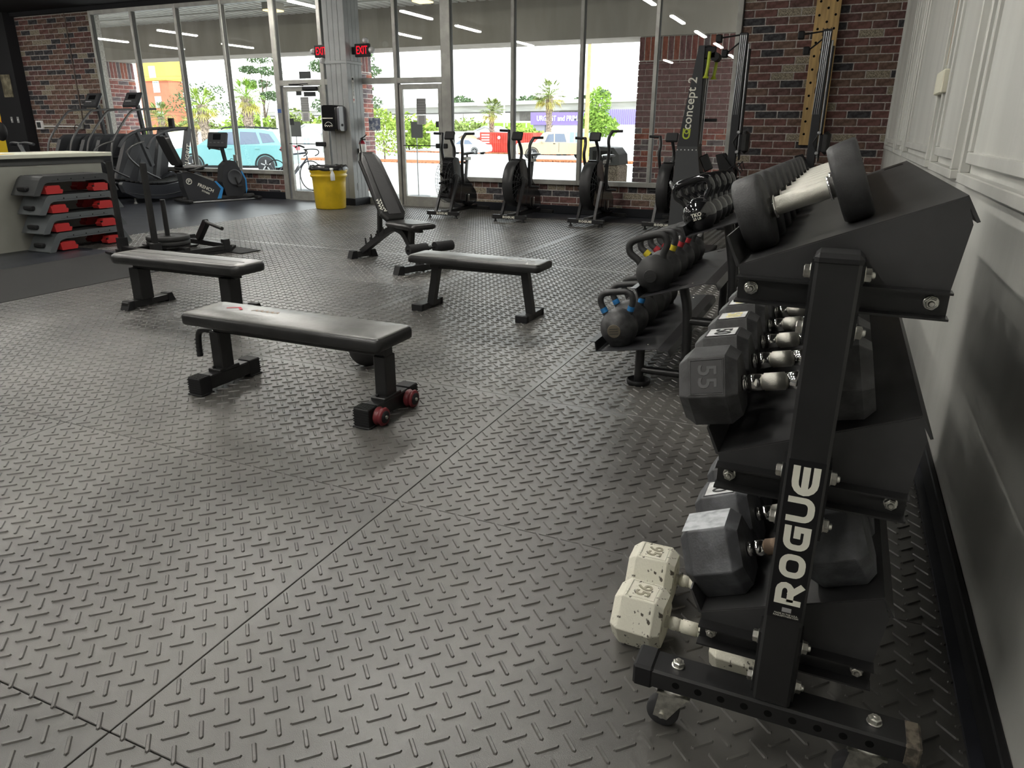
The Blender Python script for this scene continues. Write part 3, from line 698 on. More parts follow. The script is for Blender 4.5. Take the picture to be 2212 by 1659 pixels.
for k in range(6): obj('window', MB().box((-41.2+k*.9,109.9,-.9),(-40.6+k*.9,110,1.0)), m_win, pb, world=True)
ct = thing('shipping_container', 'red shipping container with a white round mark', 'container', (-33,72,gz(72))); m_red = mat('container red', (.58,.07,.05), rough=.7, spec=.2, var=.15, scale=1)
obj('box', MB().box((-35.6,71.5,gz(71)),(-29.6,74,1.05)), m_red, ct, world=True)
for k in range(19): obj('rib', MB().box((-34.3+k*.25,71.42,gz(71)+.15),(-34.2+k*.25,71.5,.95)), m_red, ct, world=True)
obj('round_mark', MB().cyl((-33.35,71.41,.55),(-33.35,71.36,.55),.16,20), m_white, ct, world=True)
for z in (.75,.5,.25,0): obj('stencil_marks', MB().box((-35.4,71.46,z),(-34.5,71.5,z+.12)), m_white, ct, world=True)
def shed(lab, x, y, wd, hh, rh, m):
    t = thing('shed', lab, 'shed', (x,y,gz(y)), 0, 'garden sheds'); obj('walls', MB().prism([(-wd/2,0),(wd/2,0),(wd/2,hh),(0,hh+rh),(-wd/2,hh)], 0, 4, 'y'), m, t)
    obj('roof', MB().prism([(-wd/2-.2,hh-.1),(0,hh+rh),(wd/2+.2,hh-.1),(wd/2+.2,hh+.05),(0,hh+rh+.16),(-wd/2-.2,hh+.05)], -.2, 4.2, 'y'), mat('shed roof', (.4,.4,.42), rough=.9), t)
    w_ = obj('window', MB().box((-.45,-.08,hh*.35),(.45,0,hh*.8)), m_white, t)
    for sx in (-.21,.21):
        for sz in (.47,.68): obj('pane', MB().box((sx-.16,-.1,hh*sz-.14),(sx+.16,-.08,hh*sz+.14)), m_win, w_)
    return t
shed('white gabled shed seen through the left door glass', -48.8, 60, 3.4, 1.8, .7, m_pale); shed('white shed behind the column edge, right of the other shed', -45.2, 60, 2.6, 2.0, .8, m_pale)
shed('grey roofed shed left of the red container', -38.2, 78, 4.5, 1.9, .8, m_pale); shed('cream shed touching the red container', -37.3, 72.2, 2.0, 1.6, .5, mat('cream wall', (.7,.56,.36), rough=.9))
lb = thing('long_white_building', 'long low white building behind the sheds', 'building', (-60,88,gz(88))); obj('walls', MB().box((-84,74,-1.5),(-48,76,1.0)), m_pale, lb, world=True); obj('roof', MB().box((-84.5,73.5,1.0),(-47.5,76.5,1.2)), m_white, lb, world=True)
lb2 = thing('long_white_building', 'long low white building seen through the right door', 'building', (-42,92,gz(92))); obj('walls', MB().box((-46.5,80,-1.5),(-40.9,82,.9)), m_pale, lb2, world=True); obj('roof', MB().box((-46.8,79.5,.9),(-40.7,82.5,1.1)), m_white, lb2, world=True)
m_pole = mat('weathered pole', (.5,.49,.47), rough=.8); m_opole = mat('orange wood pole', (.62,.36,.16), rough=.85, var=.15, scale=4)
def upole(lab, x, y, h, r, m, arms=()):
    t = thing('utility_pole', lab, 'pole', (x,y,gz(y)), 0, 'utility poles'); obj('shaft', MB().tube([(0,0,0),(0,0,h)], [r,r*.75], 8), m, t)
    for z, L in arms: obj('crossarm', MB().box((-L,-.06,z-.06),(L,.06,z+.06)), m, t)
upole('thin utility pole over the short palm', -41.3, 90, 9.2, .14, m_pole, ((8.9,.7),(6.6,.5))); upole('broad orange wooden pole beside the lime tree', -14.05, 42, 6.9, .135, m_opole)
upole('slim white lamp pole right of the bright palm', -62.4, 69, 7.8, .12, m_pole, ((7.6,.9),)); upole('distant utility pole above the leafy bush', -46.3, 70, 6.2, .07, m_pole, ((5.8,.5),)); upole('white pole behind the bright palm trunk', -36.6, 42, 3.6, .1, m_white)
tag(obj('bollard', MB().lathe([(.26,0),(.26,1.5),(.2,1.62),(.05,1.66)], 14, T(-17.1,51,gz(51))), mat('yellow bollard', (.85,.55,.05), rough=.6)), 'yellow bollard at the pickup truck bed', 'bollard')
wi = thing('power_line', 'thin power lines crossing in front of the hotel', 'cable', (-80,62,5))
for z in (7.6,7.2,6.9,3.4,3.0): obj('wire', MB().tube([(-130,76,z+1.2),(-88,73,z),(-62.5,69,z-.6)], .022, 4), m_blackm, wi, world=True)
# ================================================================== dumbbell rack
m_rack = mat('rack black', (.014,.014,.0145), rough=.34, spec=.5, var=.15, scale=8, bump=.05, bscale=700)
m_tray = mat('tray black', (.034,.034,.035), rough=.40, spec=.5, var=.2, scale=5, bump=.04, bscale=500)
m_logo = mat('logo cream white', (.72,.71,.62), rough=.5)
m_decal = mat('decal black', (.005,.005,.006), rough=.35)
def bolt(name, par, p, d, r=.0115, nut=True, world=True):
    d = Vector(d).normalized(); M = axes(p, d.orthogonal().normalized(), d.cross(d.orthogonal()).normalized(), d)
    o = obj(name, MB().lathe([(r*.6,0),(r*1.15,0),(r*1.15,.002),(r*.9,.0022)], 14, M), m_steel, par, world=world)
    mb = MB(); hx = [(r*math.cos(PI*k/3), r*math.sin(PI*k/3)) for k in range(6)]; mb.prism(hx, .002, .011, 'z', M); mb.lathe([(r*.9,.011),(r*.75,.0125)], 6, M, False)
    if nut: mb.lathe([(r*.5,.012),(r*.5,.016),(r*.35,.018)], 10, M)
    o2 = obj('hex_nut', mb, m_steel, o)
    return o
def rogue(par, M, hgt, wid, m, world=True, name='logo_letters'):
    """wide heavy five-letter wordmark drawn as strokes; local x along the word"""
    s = .30; H = 1.0; lw = .98; gap = .075; mb = MB(); t = .0006; h = s/2
    def put(k, paths):
        for j_, (cl, pts) in enumerate(paths):
            mb.stroke([((x+k*(lw+gap))*wid/(5*lw+4*gap), y*hgt) for x, y in pts], s*hgt*.82, t*(1+.25*j_), cl, M)
    r = .26
    put(0, [(False, [(h,-.0),(h,1-h),(lw-r-h,1-h)]+arc(lw-r-h,1-h-r*.85,r*.85,90,-90,6)+[(h,1-h-1.7*r)]), (False, [(lw*.42,.46),(lw-.13,-.0)])])
    put(1, [(True, rrect(h,h,lw-h,1-h,r,5))])
    put(2, [(False, [(lw-.04,1-h),(h+r,1-h)]+arc(h+r,1-h-r,r,90,180,5)+arc(h+r,h+r,r,180,270,5)+[(lw-h,h),(lw-h,.5),(lw*.5,.5)])])
    put(3, [(False, [(h,1.0),(h,h+r)]+arc(h+r,h+r,r,180,270,5)+arc(lw-h-r,h+r,r,270,360,5)+[(lw-h,1.0)])])
    put(4, [(False, [(lw,1-h),(h+r,1-h)]+arc(h+r,.5,.5-h,90,270,8)+[(lw,h)]), (False, [(h,.5),(lw-.02,.5)])])
    return obj(name, mb, m, par, world=world)
R = thing('dumbbell_rack', 'black three tier steel dumbbell rack on casters beside the grey wall', 'dumbbell rack', (.012,2.25,0))
def rpart(n, mb, m=m_rack, **k): return obj(n, mb, m, R, world=True, **k)
Y0, Y1 = 1.36, 3.02
for yb in (Y0, Y1):
    up = rpart('upright', MB().rbox((-.029,yb,.172),(.047,yb+.076,1.135),.006))
    obj('end_cap', MB().rbox((-.031,yb-.002,1.118),(.049,yb+.078,1.142),.008), m_blackm, up, world=False)
    ft = rpart('foot', MB().rbox((-.288,yb,.122),(.300,yb+.076,.172),.005))
    obj('rubber_sleeve', MB().rbox((-.293,yb-.003,.118),(-.246,yb+.079,.177),.006), m_blackm, ft)
    obj('worn_tape', MB().rbox((.268,yb-.0012,.1208),(.3012,yb+.0772,.1732),.005), mat('brown tape', (.10,.085,.065), rough=.8, var=.5, scale=60), ft)
    if yb == Y0:
        for k in range(9): obj('hole', MB().cyl((-.193+.05*k,yb-.0006,.148),(-.193+.05*k,yb+.004,.148),.0085,16), m_gap, ft)
    for x in (-.197,.213):
        bolt('flange_nut', R, (x,yb+.04,.172), (0,0,1), .0135)
        cw = rpart('caster', MB().lathe([(.012,-.014),(.036,-.014),(.0385,-.008),(.0385,.008),(.036,.014),(.012,.014)], 24, T(x-.025,yb+.038,.0385,rx=PI/2)), m_tyre)
        fk = MB()
        for s in (-1,1): fk.prism([(x-.045,.03),(x-.012,.026),(x+.03,.098),(x-.035,.098)], yb+.038+s*.018-.0015, yb+.038+s*.018+.0015, 'y')
        fk.box((x-.04,yb+.018,.096),(x+.036,yb+.058,.102)); fk.lathe([(.022,.10),(.03,.108),(.03,.116),(.02,.121)], 16, T(x,yb+.038,0)); fk.cyl((x-.025,yb+.012,.0385),(x-.025,yb+.064,.0385),.007,10)
        obj('fork', fk, m_steel, cw)
TS, TC = .3721, .9282; TA = math.atan2(TS, TC)
for tz in (0,-.396,-.794):
    z = 1.098+tz
    pr = [(-.165,z),(-.190,z+.053),(-.194,z+.051),(-.170,z-.004),(-.165,z-.005),(.188,z+.136),(.211,z+.098),(.216,z+.100),(.191,z+.143),(.187,z+.141)]
    tr = rpart('tray', MB().prism(pr, 1.442, 3.09, 'y'), m_tray)
    for yb, yp in ((1.440,Y0),(3.088,Y1)):
        ep = obj('end_plate', MB().prism([(-.164,z-.002),(.190,z+.139),(.206,z+.095),(.193,z-.018),(-.162,z-.018)], yb, yb+.004, 'y'), m_tray, tr)
    for yb in (Y0, Y1):
        ys = yb+.05 if yb == Y0 else yb-.0
        bm_ = MB().box((-.162,ys+.026,z-.066),(.193,ys+.031,z-.018)).box((-.164,ys,z-.0215),(.195,ys+.031,z-.0175)).box((-.164,ys,z-.067),(.195,ys+.031,z-.063))
        be = rpart('cross_beam', bm_)
        for x in (-.137,.166): bolt('bolt', R, (x,ys+.026,z-.041), (0,-1,0))
        sp = MB().box((-.0345,yb+.02,z-.125),(-.0295,yb+.09,z+.03)).box((.0475,yb+.02,z-.125),(.0525,yb+.09,z+.03))
        rpart('bracket_plate', sp)
        for zz in (z+.004,z-.10):
            bolt('bolt', R, (.0525,yb+.042,zz), (1,0,0), .0135); bolt('bolt', R, (-.0345,yb+.042,zz), (-1,0,0), .0135, nut=False)
# wordmark down the near upright: letters climb upward
rpart('decal', MB().box((-.024,Y0-.0004,.395),(.042,Y0+.001,.752)), m_decal)
rogue(R, axes((.036,Y0-.0006,.428),(0,0,1),(-1,0,0),(0,-1,0)), .052, .312, m_logo)
text('MADE IN THE U.S.A.\nROGUEFITNESS.COM', .0052, 'maker_text', m_logo, R, face_my(.012,Y0-.0008,.404), .0001, world=True)
rpart('flag_mark', MB().box((.003,Y0-.0009,.412),(.021,Y0-.0003,.422)), mat('flag grey', (.3,.3,.3), rough=.6))

# ------------------------------------------------------------------ dumbbells
m_ure = mat('urethane black', (.03,.03,.031), rough=.55, spec=.4, var=.2, scale=30, bump=.12, bscale=260)
m_hexr = mat('rubber hex', (.035,.035,.036), rough=.55, spec=.4, var=.35, scale=25, bump=.1, bscale=240)
m_hexw = mat('worn hex', (.045,.046,.05), rough=.5, spec=.4, col2=(.12,.125,.135), scale=16, lo=.45, hi=.75, bump=.1, bscale=200)
m_hexp = mat('chipped white paint', (.07,.06,.045), rough=.7, col2=(.66,.64,.54), scale=48, lo=.33, hi=.38, detail=12, stretch=(1.6,1.6,.6), bump=.2, bscale=150)
m_knurl = mat('knurled steel', (.60,.59,.53), rough=.42, metal=1., bump=.35, bscale=900)
m_grip = mat('rusty knurl', (.30,.22,.16), rough=.55, metal=.8, bump=.3, bscale=900)
m_lab = mat('white label', (.55,.56,.56), rough=.6, var=.2, scale=30); m_laby = mat('yellow figures', (.75,.68,.35), rough=.6)
def on_tray(o, s, y, tz):
    o.location = (-.165+TC*s, y, 1.098+tz+TS*s+.0006); o.rotation_euler = (0,-TA,0)
def round_db(s, y, Rr, lab):
    t = thing('round_dumbbell', lab, 'dumbbell', (0,0,0), 0, 'round dumbbells on the top tier'); on_tray(t, s, y, 0); X = T(0,0,Rr,ry=PI/2); hl = .063
    for sg in (-1,1):
        pf = [(.02,.0),(Rr*.93,0),(Rr*.99,.006),(Rr,.012),(Rr,.044),(Rr*.98,.051),(Rr*.93,.055),(.02,.055)]
        obj('head', MB().lathe([(r, sg*(hl+q)) for r, q in pf], 40, X), m_ure, t)
        obj('collar', MB().lathe([(.0205,sg*hl),(.0205,sg*(hl-.008)),(.0235,sg*(hl-.008)),(.0235,sg*(hl-.013)),(.018,sg*(hl-.013))], 18, X), m_chrome, t)
    obj('handle', MB().lathe([(.0165,-hl),(.0185,-hl+.012),(.0185,hl-.012),(.0165,hl)], 20, X), m_knurl, t)
    return t
NTH = ['nearest','second','third','fourth','fifth','sixth','seventh','eighth','ninth']
YT = [1.575,1.742,1.91,2.08,2.25,2.42,2.59,2.76,2.925]
for i, y in enumerate(YT):
    round_db(.1275, y, 0.0755-.0004*i, NTH[i]+' round dumbbell from the camera on the rack top tier')
def hexhead(F, L, x0, ch=.022, sub=.80):
    V = F/math.sqrt(3); rings = []
    for x, k in ((-L/2,sub),(-L/2+ch,1),(L/2-ch,1),(L/2,sub)):
        rings.append([(x0+x, k*V*math.cos(PI/3*j), F/2+k*V*math.sin(PI/3*j)) for j in range(6)])
    return MB().loft(rings, smooth=False)
def hex_db(lab, F, L, hl, mh, mg, group, mark=None, face='top', both=False, ml=None, mt=None, mhan=None):
    t = thing('hex_dumbbell', lab, 'dumbbell', (0,0,0), 0, group); V = F/math.sqrt(3)
    for sg in (-1,1):
        hd = obj('head', hexhead(F, L, sg*(hl/2+L/2)), mh, t, bevel=.003, seg=2)
        if sg < 0 and mark:
            if face == 'top': M = axes((sg*(hl/2+L/2),0,F+.0004),(0,-1,0),(1,0,0),(0,0,1))
            else: c, s_ = math.cos(PI/6), math.sin(PI/6); M = axes((sg*(hl/2+L/2),-c*F/2-.0004*c,F/2+s_*F/2+.0004*s_),(0,-s_,-c),(1,0,0),(0,-c,s_))
            if ml: obj('label_plate', MB().rbox((-V*.40,-L*.27,-.001),(V*.40,L*.27,.0006),.0004,M), ml, hd, world=False)
            fr = MB(); fr.stroke([(-V*.42,-L*.28),(V*.42,-L*.28),(V*.42,L*.28),(-V*.42,L*.28)], .0022, .0012, True, M); obj('number_frame', fr, mh, hd)
            text(mark, V*.62, 'number', mt or mh, hd, M @ Matrix.Translation((0,0,.0004)), .0012, .0006)
    X = T(0,0,F/2,ry=PI/2)
    obj('handle', MB().lathe([(.0135,-hl/2),(.0135,-hl/2+.018),(.0175,-hl/2+.0185),(.0155,-hl/2+.045),(.0185,-.02),(.0185,.02),(.0155,hl/2-.045),(.0175,hl/2-.0185),(.0135,hl/2-.018),(.0135,hl/2)], 22, X), mg, t)
    for sg in (-1,1): obj('collar', MB().lathe([(.013,sg*hl/2),(.0165,sg*hl/2),(.0165,sg*(hl/2-.006)),(.0145,sg*(hl/2-.006)),(.0145,sg*(hl/2-.012)),(.017,sg*(hl/2-.012)),(.0185,sg*(hl/2-.022)),(.0165,sg*(hl/2-.04)),(.014,sg*(hl/2-.04))], 22, X), mhan or m_chrome, t)
    return t
YM = [1.495,1.668,1.842,2.015,2.19,2.36,2.53,2.70,2.87]
for i, y in enumerate(YM):
    F = .149 if i == 0 else .147; nm = '55' if i == 0 else '50'
    lab = 'grey hex dumbbell marked 55, nearest on the middle tier' if i == 0 else NTH[i]+' hex dumbbell from the camera on the middle tier'
    d = hex_db(lab, F, .118, .128, m_hexr, m_knurl, 'hex dumbbells on the middle tier', nm, 'front' if i == 0 else 'top', ml=mat('recess shade panel', (.018,.018,.019), rough=.6) if i == 0 else m_lab if i < 4 else None, mt=mat('raised figures', (.06,.06,.062), rough=.55) if i == 0 else m_laby if i > 1 else m_blackm)  # dark panel and lighter figures put the embossing shade into the colour
    d.location = (-.06, y, .7835); d.rotation_euler = (0,-.2075,0)
YB = [1.545,1.722,1.90,2.08,2.26,2.44,2.62]
for i, y in enumerate(YB):
    lab = ['scuffed black hex dumbbell with a pale worn top, nearest on the bottom tier','black hex dumbbell with a pale number plate, second on the bottom tier'][i] if i < 2 else NTH[i]+' hex dumbbell from the camera on the bottom tier'
    d = hex_db(lab, .172, .132, .125, m_hexw, m_grip if i == 0 else m_knurl, 'hex dumbbells on the bottom tier', None if i == 0 else '70', 'top', ml=m_lab, mt=m_blackm)
    if i == 0: obj('worn_patch', MB().rbox((-.185,-.045,.1715),(-.085,.045,.1726),.0004), mat('worn silver', (.20,.21,.22), rough=.4, col2=(.42,.44,.46), scale=40, lo=.3, hi=.6), d)
    on_tray(d, .180, y, -.794)
for i, (x, y, rz, lab) in enumerate([(-.215,1.665,-.03,'white painted chipped hex dumbbell on the floor, nearer to the camera'),(-.232,1.875,.02,'white painted chipped hex dumbbell on the floor behind the other white one')]):
    d = hex_db(lab, .155, .135, .13, m_hexp, m_hexp, 'white hex dumbbells on the floor', '95', 'top', mhan=m_hexp, mt=mat('number relief shade', (.30,.28,.21), rough=.8)); d.location = (x,y,.004); d.rotation_euler = (0,0,rz)  # tan puts the relief shading of the figures into their colour
# ================================================================== kettlebell rack
K = thing('kettlebell_rack', 'black three tier kettlebell rack with tilted shelves', 'kettlebell rack', (-.75,4.4,0))
def kpart(n, mb, m=m_rack, **k): return obj(n, mb, m, K, world=True, **k)
SH = [((-1.12,.196),(-.785,.249)), ((-.904,.513),(-.575,.617)), ((-.687,.843),(-.362,.958))]
KY0, KY1 = 3.66, 5.15
for (a, b) in SH:
    ux, uz = b[0]-a[0], b[1]-a[1]; L = math.hypot(ux,uz); ux /= L; uz /= L; nx, nz = -uz, ux
    P = lambda s, n: (a[0]+ux*s+nx*n, a[1]+uz*s+nz*n)
    pr = [P(0,0), P(-.002,.052), P(-.034,.058), P(-.034,.054), P(-.006,.048), P(-.005,-.004), P(L,-.004), P(L+.05,-.018), P(L+.058,-.052), P(L+.062,-.051), P(L+.053,-.014), P(L,0)]
    sh = kpart('shelf', MB().prism(pr, KY0, KY1, 'y'), mat('shelf charcoal', (.03,.03,.033), rough=.36, spec=.5, var=.12, scale=5))
    for y in (KY0+.10, KY1-.1):
        for s in (L*.78,):
            q = P(s,.001); obj('screw', MB().lathe([(.007,0),(.006,.002),(.001,.003)], 10, T(q[0],y,q[1],ry=-math.atan2(uz,ux))), m_steel, sh)
for y in (3.78, 5.03):
    kpart('leg', MB().tube([(-.905,y,.01),(-.905,y,.215)], .026, 16)); kpart('foot_cup', MB().lathe([(.03,.001),(.062,.001),(.066,.012),(.066,.028),(.06,.030),(.056,.014),(.026,.012)], 26, T(-.905,y,0)), m_blackm)
    kpart('leg', MB().tube(smooth_path([(-.655,y,.08),(-.66,y,.42),(-.70,y,.58)],2), .026, 16))
    kpart('leg', MB().tube(smooth_path([(-.44,y,.01),(-.445,y,.62),(-.475,y,.78),(-.50,y,.90)],2), .027, 16)); kpart('leg', MB().tube([(-.12,y,.01),(-.42,y,.90)], .024, 14))
    kpart('foot_cup', MB().lathe([(.03,.001),(.062,.001),(.066,.012),(.066,.028),(.06,.030),(.056,.014),(.026,.012)], 26, T(-.44,y,0)), m_blackm)
    kpart('brace', MB().tube([(-.905,y,.086),(-.12,y,.086)], .021, 14)); kpart('brace', MB().tube([(-.66,y,.39),(-.44,y,.39)], .022, 14)); kpart('brace', MB().tube([(-.45,y,.62),(-.30,y,.56)], .018, 10))
kpart('crossbar', MB().tube([(-.44,3.78,.30),(-.44,5.03,.30)], .022, 12))
pl_ = kpart('name_plate', MB().rbox((-.61,5.0,.25),(-.555,5.012,.62),.003)); text('TECH', .055, 'plate_letters', m_logo, pl_, axes((-.582,4.999,.46),(0,0,-1),(1,0,0),(0,-1,0)), .0006)
# kettlebells
m_kb = mat('cast iron black', (.028,.028,.029), rough=.48, spec=.5, var=.4, scale=24, bump=.12, bscale=180)
m_kbm = mat('powder coat kettlebell', (.022,.022,.022), rough=.6, spec=.4, bump=.1, bscale=400)
m_kbv = mat('glossy vinyl black', (.007,.007,.008), rough=.1, spec=.6, coat=.4)
def kettlebell(lab, r, hw, hh, hr, m, loc, tilt, band=None, bandm=None, mark=None, group='kettlebells', worn=False):
    t = thing('kettlebell', lab, 'kettlebell', loc, 0, group); t.rotation_euler = (0,-tilt,0); cz = r*.93
    prof = [(.001,0),(r*.55,0),(r*.62,.004)]+[(r*math.cos(math.radians(a)), cz+r*math.sin(math.radians(a))) for a in range(-50,91,10)]
    prof[-1] = (.001, cz+r); obj('body', MB().lathe(prof, 32), m, t)
    zt = cz+r; zb = cz+r*.72
    half = [(r*.62,zb-.012),(r*.70,zb+.02),(hw*.97,zt+hh*.30),(hw,zt+hh*.55),(hw*.93,zt+hh*.82),(hw*.70,zt+hh*.97),(hw*.35,zt+hh)]
    pts = [(x,0,z) for x,z in half]+[(-x,0,z) for x,z in half[::-1]]
    hpth = smooth_path(pts, 2); obj('handle', MB().tube(hpth, hr, 14), m, t)
    if band:
        for s in (-1,1):
            p0 = Vector((s*r*.68,0,zb+.012)); p1 = Vector((s*(r*.68*.45+hw*.97*.55),0,zb+.012+(zt+hh*.30-zb-.012)*.55))
            obj('colour_band', MB().tube([p0,p1], hr*1.13, 16), band, t)
    e = obj('emblem', MB().lathe([(.001,.0),(r*.34,0),(r*.36,.0025),(r*.33,.003),(.001,.003)], 24, T(0,-r*.975,cz,rx=PI/2)), mat('emblem worn brass', (.10,.085,.06), rough=.6) if worn else m, t)
    if mark:
        text(mark[0], r*.30, 'brand_letters', m_logo, e, face_my(0,-r*.985-.003,cz+r*.06), .0006, .0008); text(mark[1], r*.2, 'weight_letters', m_logo, e, face_my(0,-r*.985-.003,cz-r*.17), .0006, .0004)
    else:
        for k in range(3): obj('emblem_line', MB().box((-r*.24,-r*.985-.0042,cz-r*.15+k*r*.13),(r*.24,-r*.985-.003,cz-r*.12+k*r*.13)), m_kbm if worn else m, e)
    return t
def shelf_pt(i, f):
    a, b = SH[i]; return (a[0]+(b[0]-a[0])*f, a[1]+(b[1]-a[1])*f), math.atan2(b[1]-a[1], b[0]-a[0])
bl = mat('blue tape', (.02,.17,.42), rough=.5); ye_ = mat('yellow tape', (.62,.50,.03), rough=.5); rd = mat('red tape', (.42,.03,.04), rough=.5); wh = mat('white tape', (.65,.65,.65), rough=.5)
rows = [(0, .30, [(.105,.092,.092,.0175,m_kb,bl,'blue banded kettlebell nearest on the lowest shelf'),(.105,.092,.092,.0175,m_kb,bl,'blue banded kettlebell second on the lowest shelf'),(.105,.09,.085,.017,m_kbm,None,'plain black kettlebell third on the lowest shelf'),
      (.098,.088,.085,.017,m_kbm,None,'plain black kettlebell fourth on the lowest shelf'),(.093,.085,.08,.017,m_kb,None,'plain black kettlebell fifth on the lowest shelf'),(.09,.085,.08,.017,m_kbm,None,'plain black kettlebell sixth on the lowest shelf')]),
   (1, .22, [(.098,.104,.098,.0185,m_kbm,None,'matte black kettlebell nearest on the middle shelf'),(.096,.1,.095,.018,m_kb,ye_,'yellow banded kettlebell second on the middle shelf'),(.092,.098,.09,.018,m_kb,rd,'red banded kettlebell third on the middle shelf'),
      (.09,.095,.09,.018,m_kb,rd,'red banded kettlebell fourth on the middle shelf'),(.086,.092,.088,.017,m_kbm,None,'plain kettlebell fifth on the middle shelf'),(.084,.09,.085,.017,m_kb,wh,'white banded kettlebell farthest on the middle shelf')]),
   (2, .19, [(.084,.090,.088,.0185,m_kbv,None,'glossy black 25 pound kettlebell nearest on the top shelf'),(.084,.09,.088,.0185,m_kbv,None,'glossy black kettlebell second on the top shelf'),(.082,.09,.088,.0185,m_kbv,None,'glossy black kettlebell third on the top shelf'),
      (.08,.09,.088,.0185,m_kbv,None,'glossy black kettlebell fourth on the top shelf'),(.078,.086,.085,.0185,m_kbv,None,'glossy black kettlebell fifth on the top shelf')])]
for si, f, ks in rows:
    y = 3.79
    for n, (r, hw, hh, hr, m, bd, lab) in enumerate(ks):
        (x, z), tl = shelf_pt(si, f); y += r if n else 0
        kettlebell(lab, r, hw, hh, hr, m, (x, y, z+.0015), tl, bd, None, ('TKO','25 LB') if si == 2 and n == 0 else None, 'kettlebells on the %s shelf' % ['lowest','middle','top'][si], worn=(si == 0 and n == 0))
        y += r+.022
sb = thing('slam_ball', 'black slam ball on the floor behind the near flat bench', 'ball', (-2.47,3.42,0)); obj('ball', MB().sphere((0,0,.105),.105,28,18), m_kbm, sb)
obj('seam_ring', MB().lathe([(.1045,-.003),(.1062,0),(.1045,.003)], 28, T(0,0,.105,rx=.5), cap=False), m_kbm, sb)

# ================================================================== benches
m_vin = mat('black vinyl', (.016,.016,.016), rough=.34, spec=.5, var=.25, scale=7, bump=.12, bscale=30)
m_vinsheen = mat('grey sheen vinyl', (.12,.12,.115), rough=.32, spec=.5, var=.3, scale=5, bump=.15, bscale=26)  # grey sheen of reflected windows put into the pad top colour
def pad_mesh(x0, x1, y0, y1, z0, z1, r=.03, n=4, crown=.006):
    def ring(ins, z, rr): return [(x, y, z) for x, y in rrect(x0+ins, y0+ins, x1-ins, y1-ins, max(.004, rr-ins), n)]
    h = z1-z0
    return MB().loft([ring(.012,z0,r), ring(.002,z0+h*.12,r), ring(0,z0+h*.35,r), ring(0,z0+h*.68,r), ring(.006,z0+h*.88,r), ring(.02,z1-.001,r), ring(.05,z1+crown*.6,r), ring(.10,z1+crown,r)])
def flat_bench1():
    t = thing('flat_bench', 'near flat bench with pad painted with grey sheen, red rear wheels and thick feet', 'bench', (-2.46,2.81,0), 0, 'flat weight benches')
    p = lambda n, mb, m=m_rack, **k: obj(n, mb, m, t, world=True, **k)
    pd = p('pad', pad_mesh(-3.095,-1.85,2.655,2.965,.362,.428), m_vin); obj('pad_top', pad_mesh(-3.085,-1.86,2.665,2.955,.41,.4305,crown=.007), m_vinsheen, pd)
    lg = MB()
    M = axes((-2.86,2.83,.4385),(1,0,0),(0,1,0),(0,0,1)); lg.stroke([(-.05,-.02),(-.0,.02),(.05,-.02)], .016, .0006, False, M); obj('logo_chevron', lg, mat('faded red print', (.38,.03,.05), rough=.6), pd)
    lg2 = MB()
    for k in range(5): lg2.stroke([(.11+.035*k,-.012),(.13+.035*k,.014),(.14+.035*k,-.01)], .007, .0005, False, M)
    obj('faded_print', lg2, mat('faded tan print', (.22,.15,.10), rough=.6), pd)
    p('beam', MB().rbox((-3.0,2.775,.305),(-1.9,2.845,.362),.006))
    for x in (-2.985,-1.93):
        p('post', MB().rbox((x-.035,2.765,.10),(x+.035,2.855,.31),.006))
        f = p('foot', MB().rbox((x-.040,2.605,.018),(x+.040,3.02,.092),.006)); obj('post_gusset', MB().rbox((x-.042,2.735,.088),(x+.042,2.885,.108),.004), m_rack, f)
        for y0, y1 in ((2.592,2.672),(2.955,3.035)):
            c = obj('ribbed_cap', MB().rbox((x-.043,y0,.006),(x+.043,y1,.098),.004), m_blackm, f)
            for k in range(6): obj('rib', MB().box((x-.044,y0+.008+k*.012,.098),(x+.044,y0+.013+k*.012,.1005)), m_blackm, c) if y0 < 2.7 else None
            for k in range(6): obj('rib', MB().box((x-.044,y0-.0015 if y0 < 2.7 else y1,.018+k*.013),(x+.044,y0 if y0 < 2.7 else y1+.0015,.024+k*.013)), m_blackm, c)
            obj('rubber_sole', MB().rbox((x-.05,y0-.006,0),(x+.05,y1+.006,.010),.003), m_blackm, c)
        obj('bolt', MB().sphere((x-.01,2.748,.114),.009,10,6), m_blackm, f)
    for y in (2.66,2.93):
        wo = p('wheel', MB().lathe([(.012,-.022),(.042,-.022),(.046,-.014),(.038,-.004),(.038,.004),(.046,.014),(.042,.022),(.012,.022)], 24, T(-1.862,y,.05,ry=PI/2)), mat('red wheel', (.16,.02,.025), rough=.4))
        obj('hub', MB().lathe([(.001,.02),(.03,.022),(.03,.026),(.001,.028)], 20, T(-1.862,y,.05,ry=PI/2)), m_blackm, wo); obj('axle_nut', MB().lathe([(.001,.026),(.009,.026),(.009,.034),(.001,.036)], 6, T(-1.862,y,.05,ry=PI/2), False), m_steel, wo)
    h = p('carry_handle', MB().tube(smooth_path([(-3.02,2.81,.30),(-3.12,2.81,.30),(-3.15,2.81,.26),(-3.155,2.81,.14)],2), .017, 12))
    for k in range(5): obj('grip_ring', MB().lathe([(.0165,-.003),(.0195,0),(.0165,.003)], 12, T(-3.1545,2.81,.15+k*.022)), m_blackm, h)
flat_bench1()
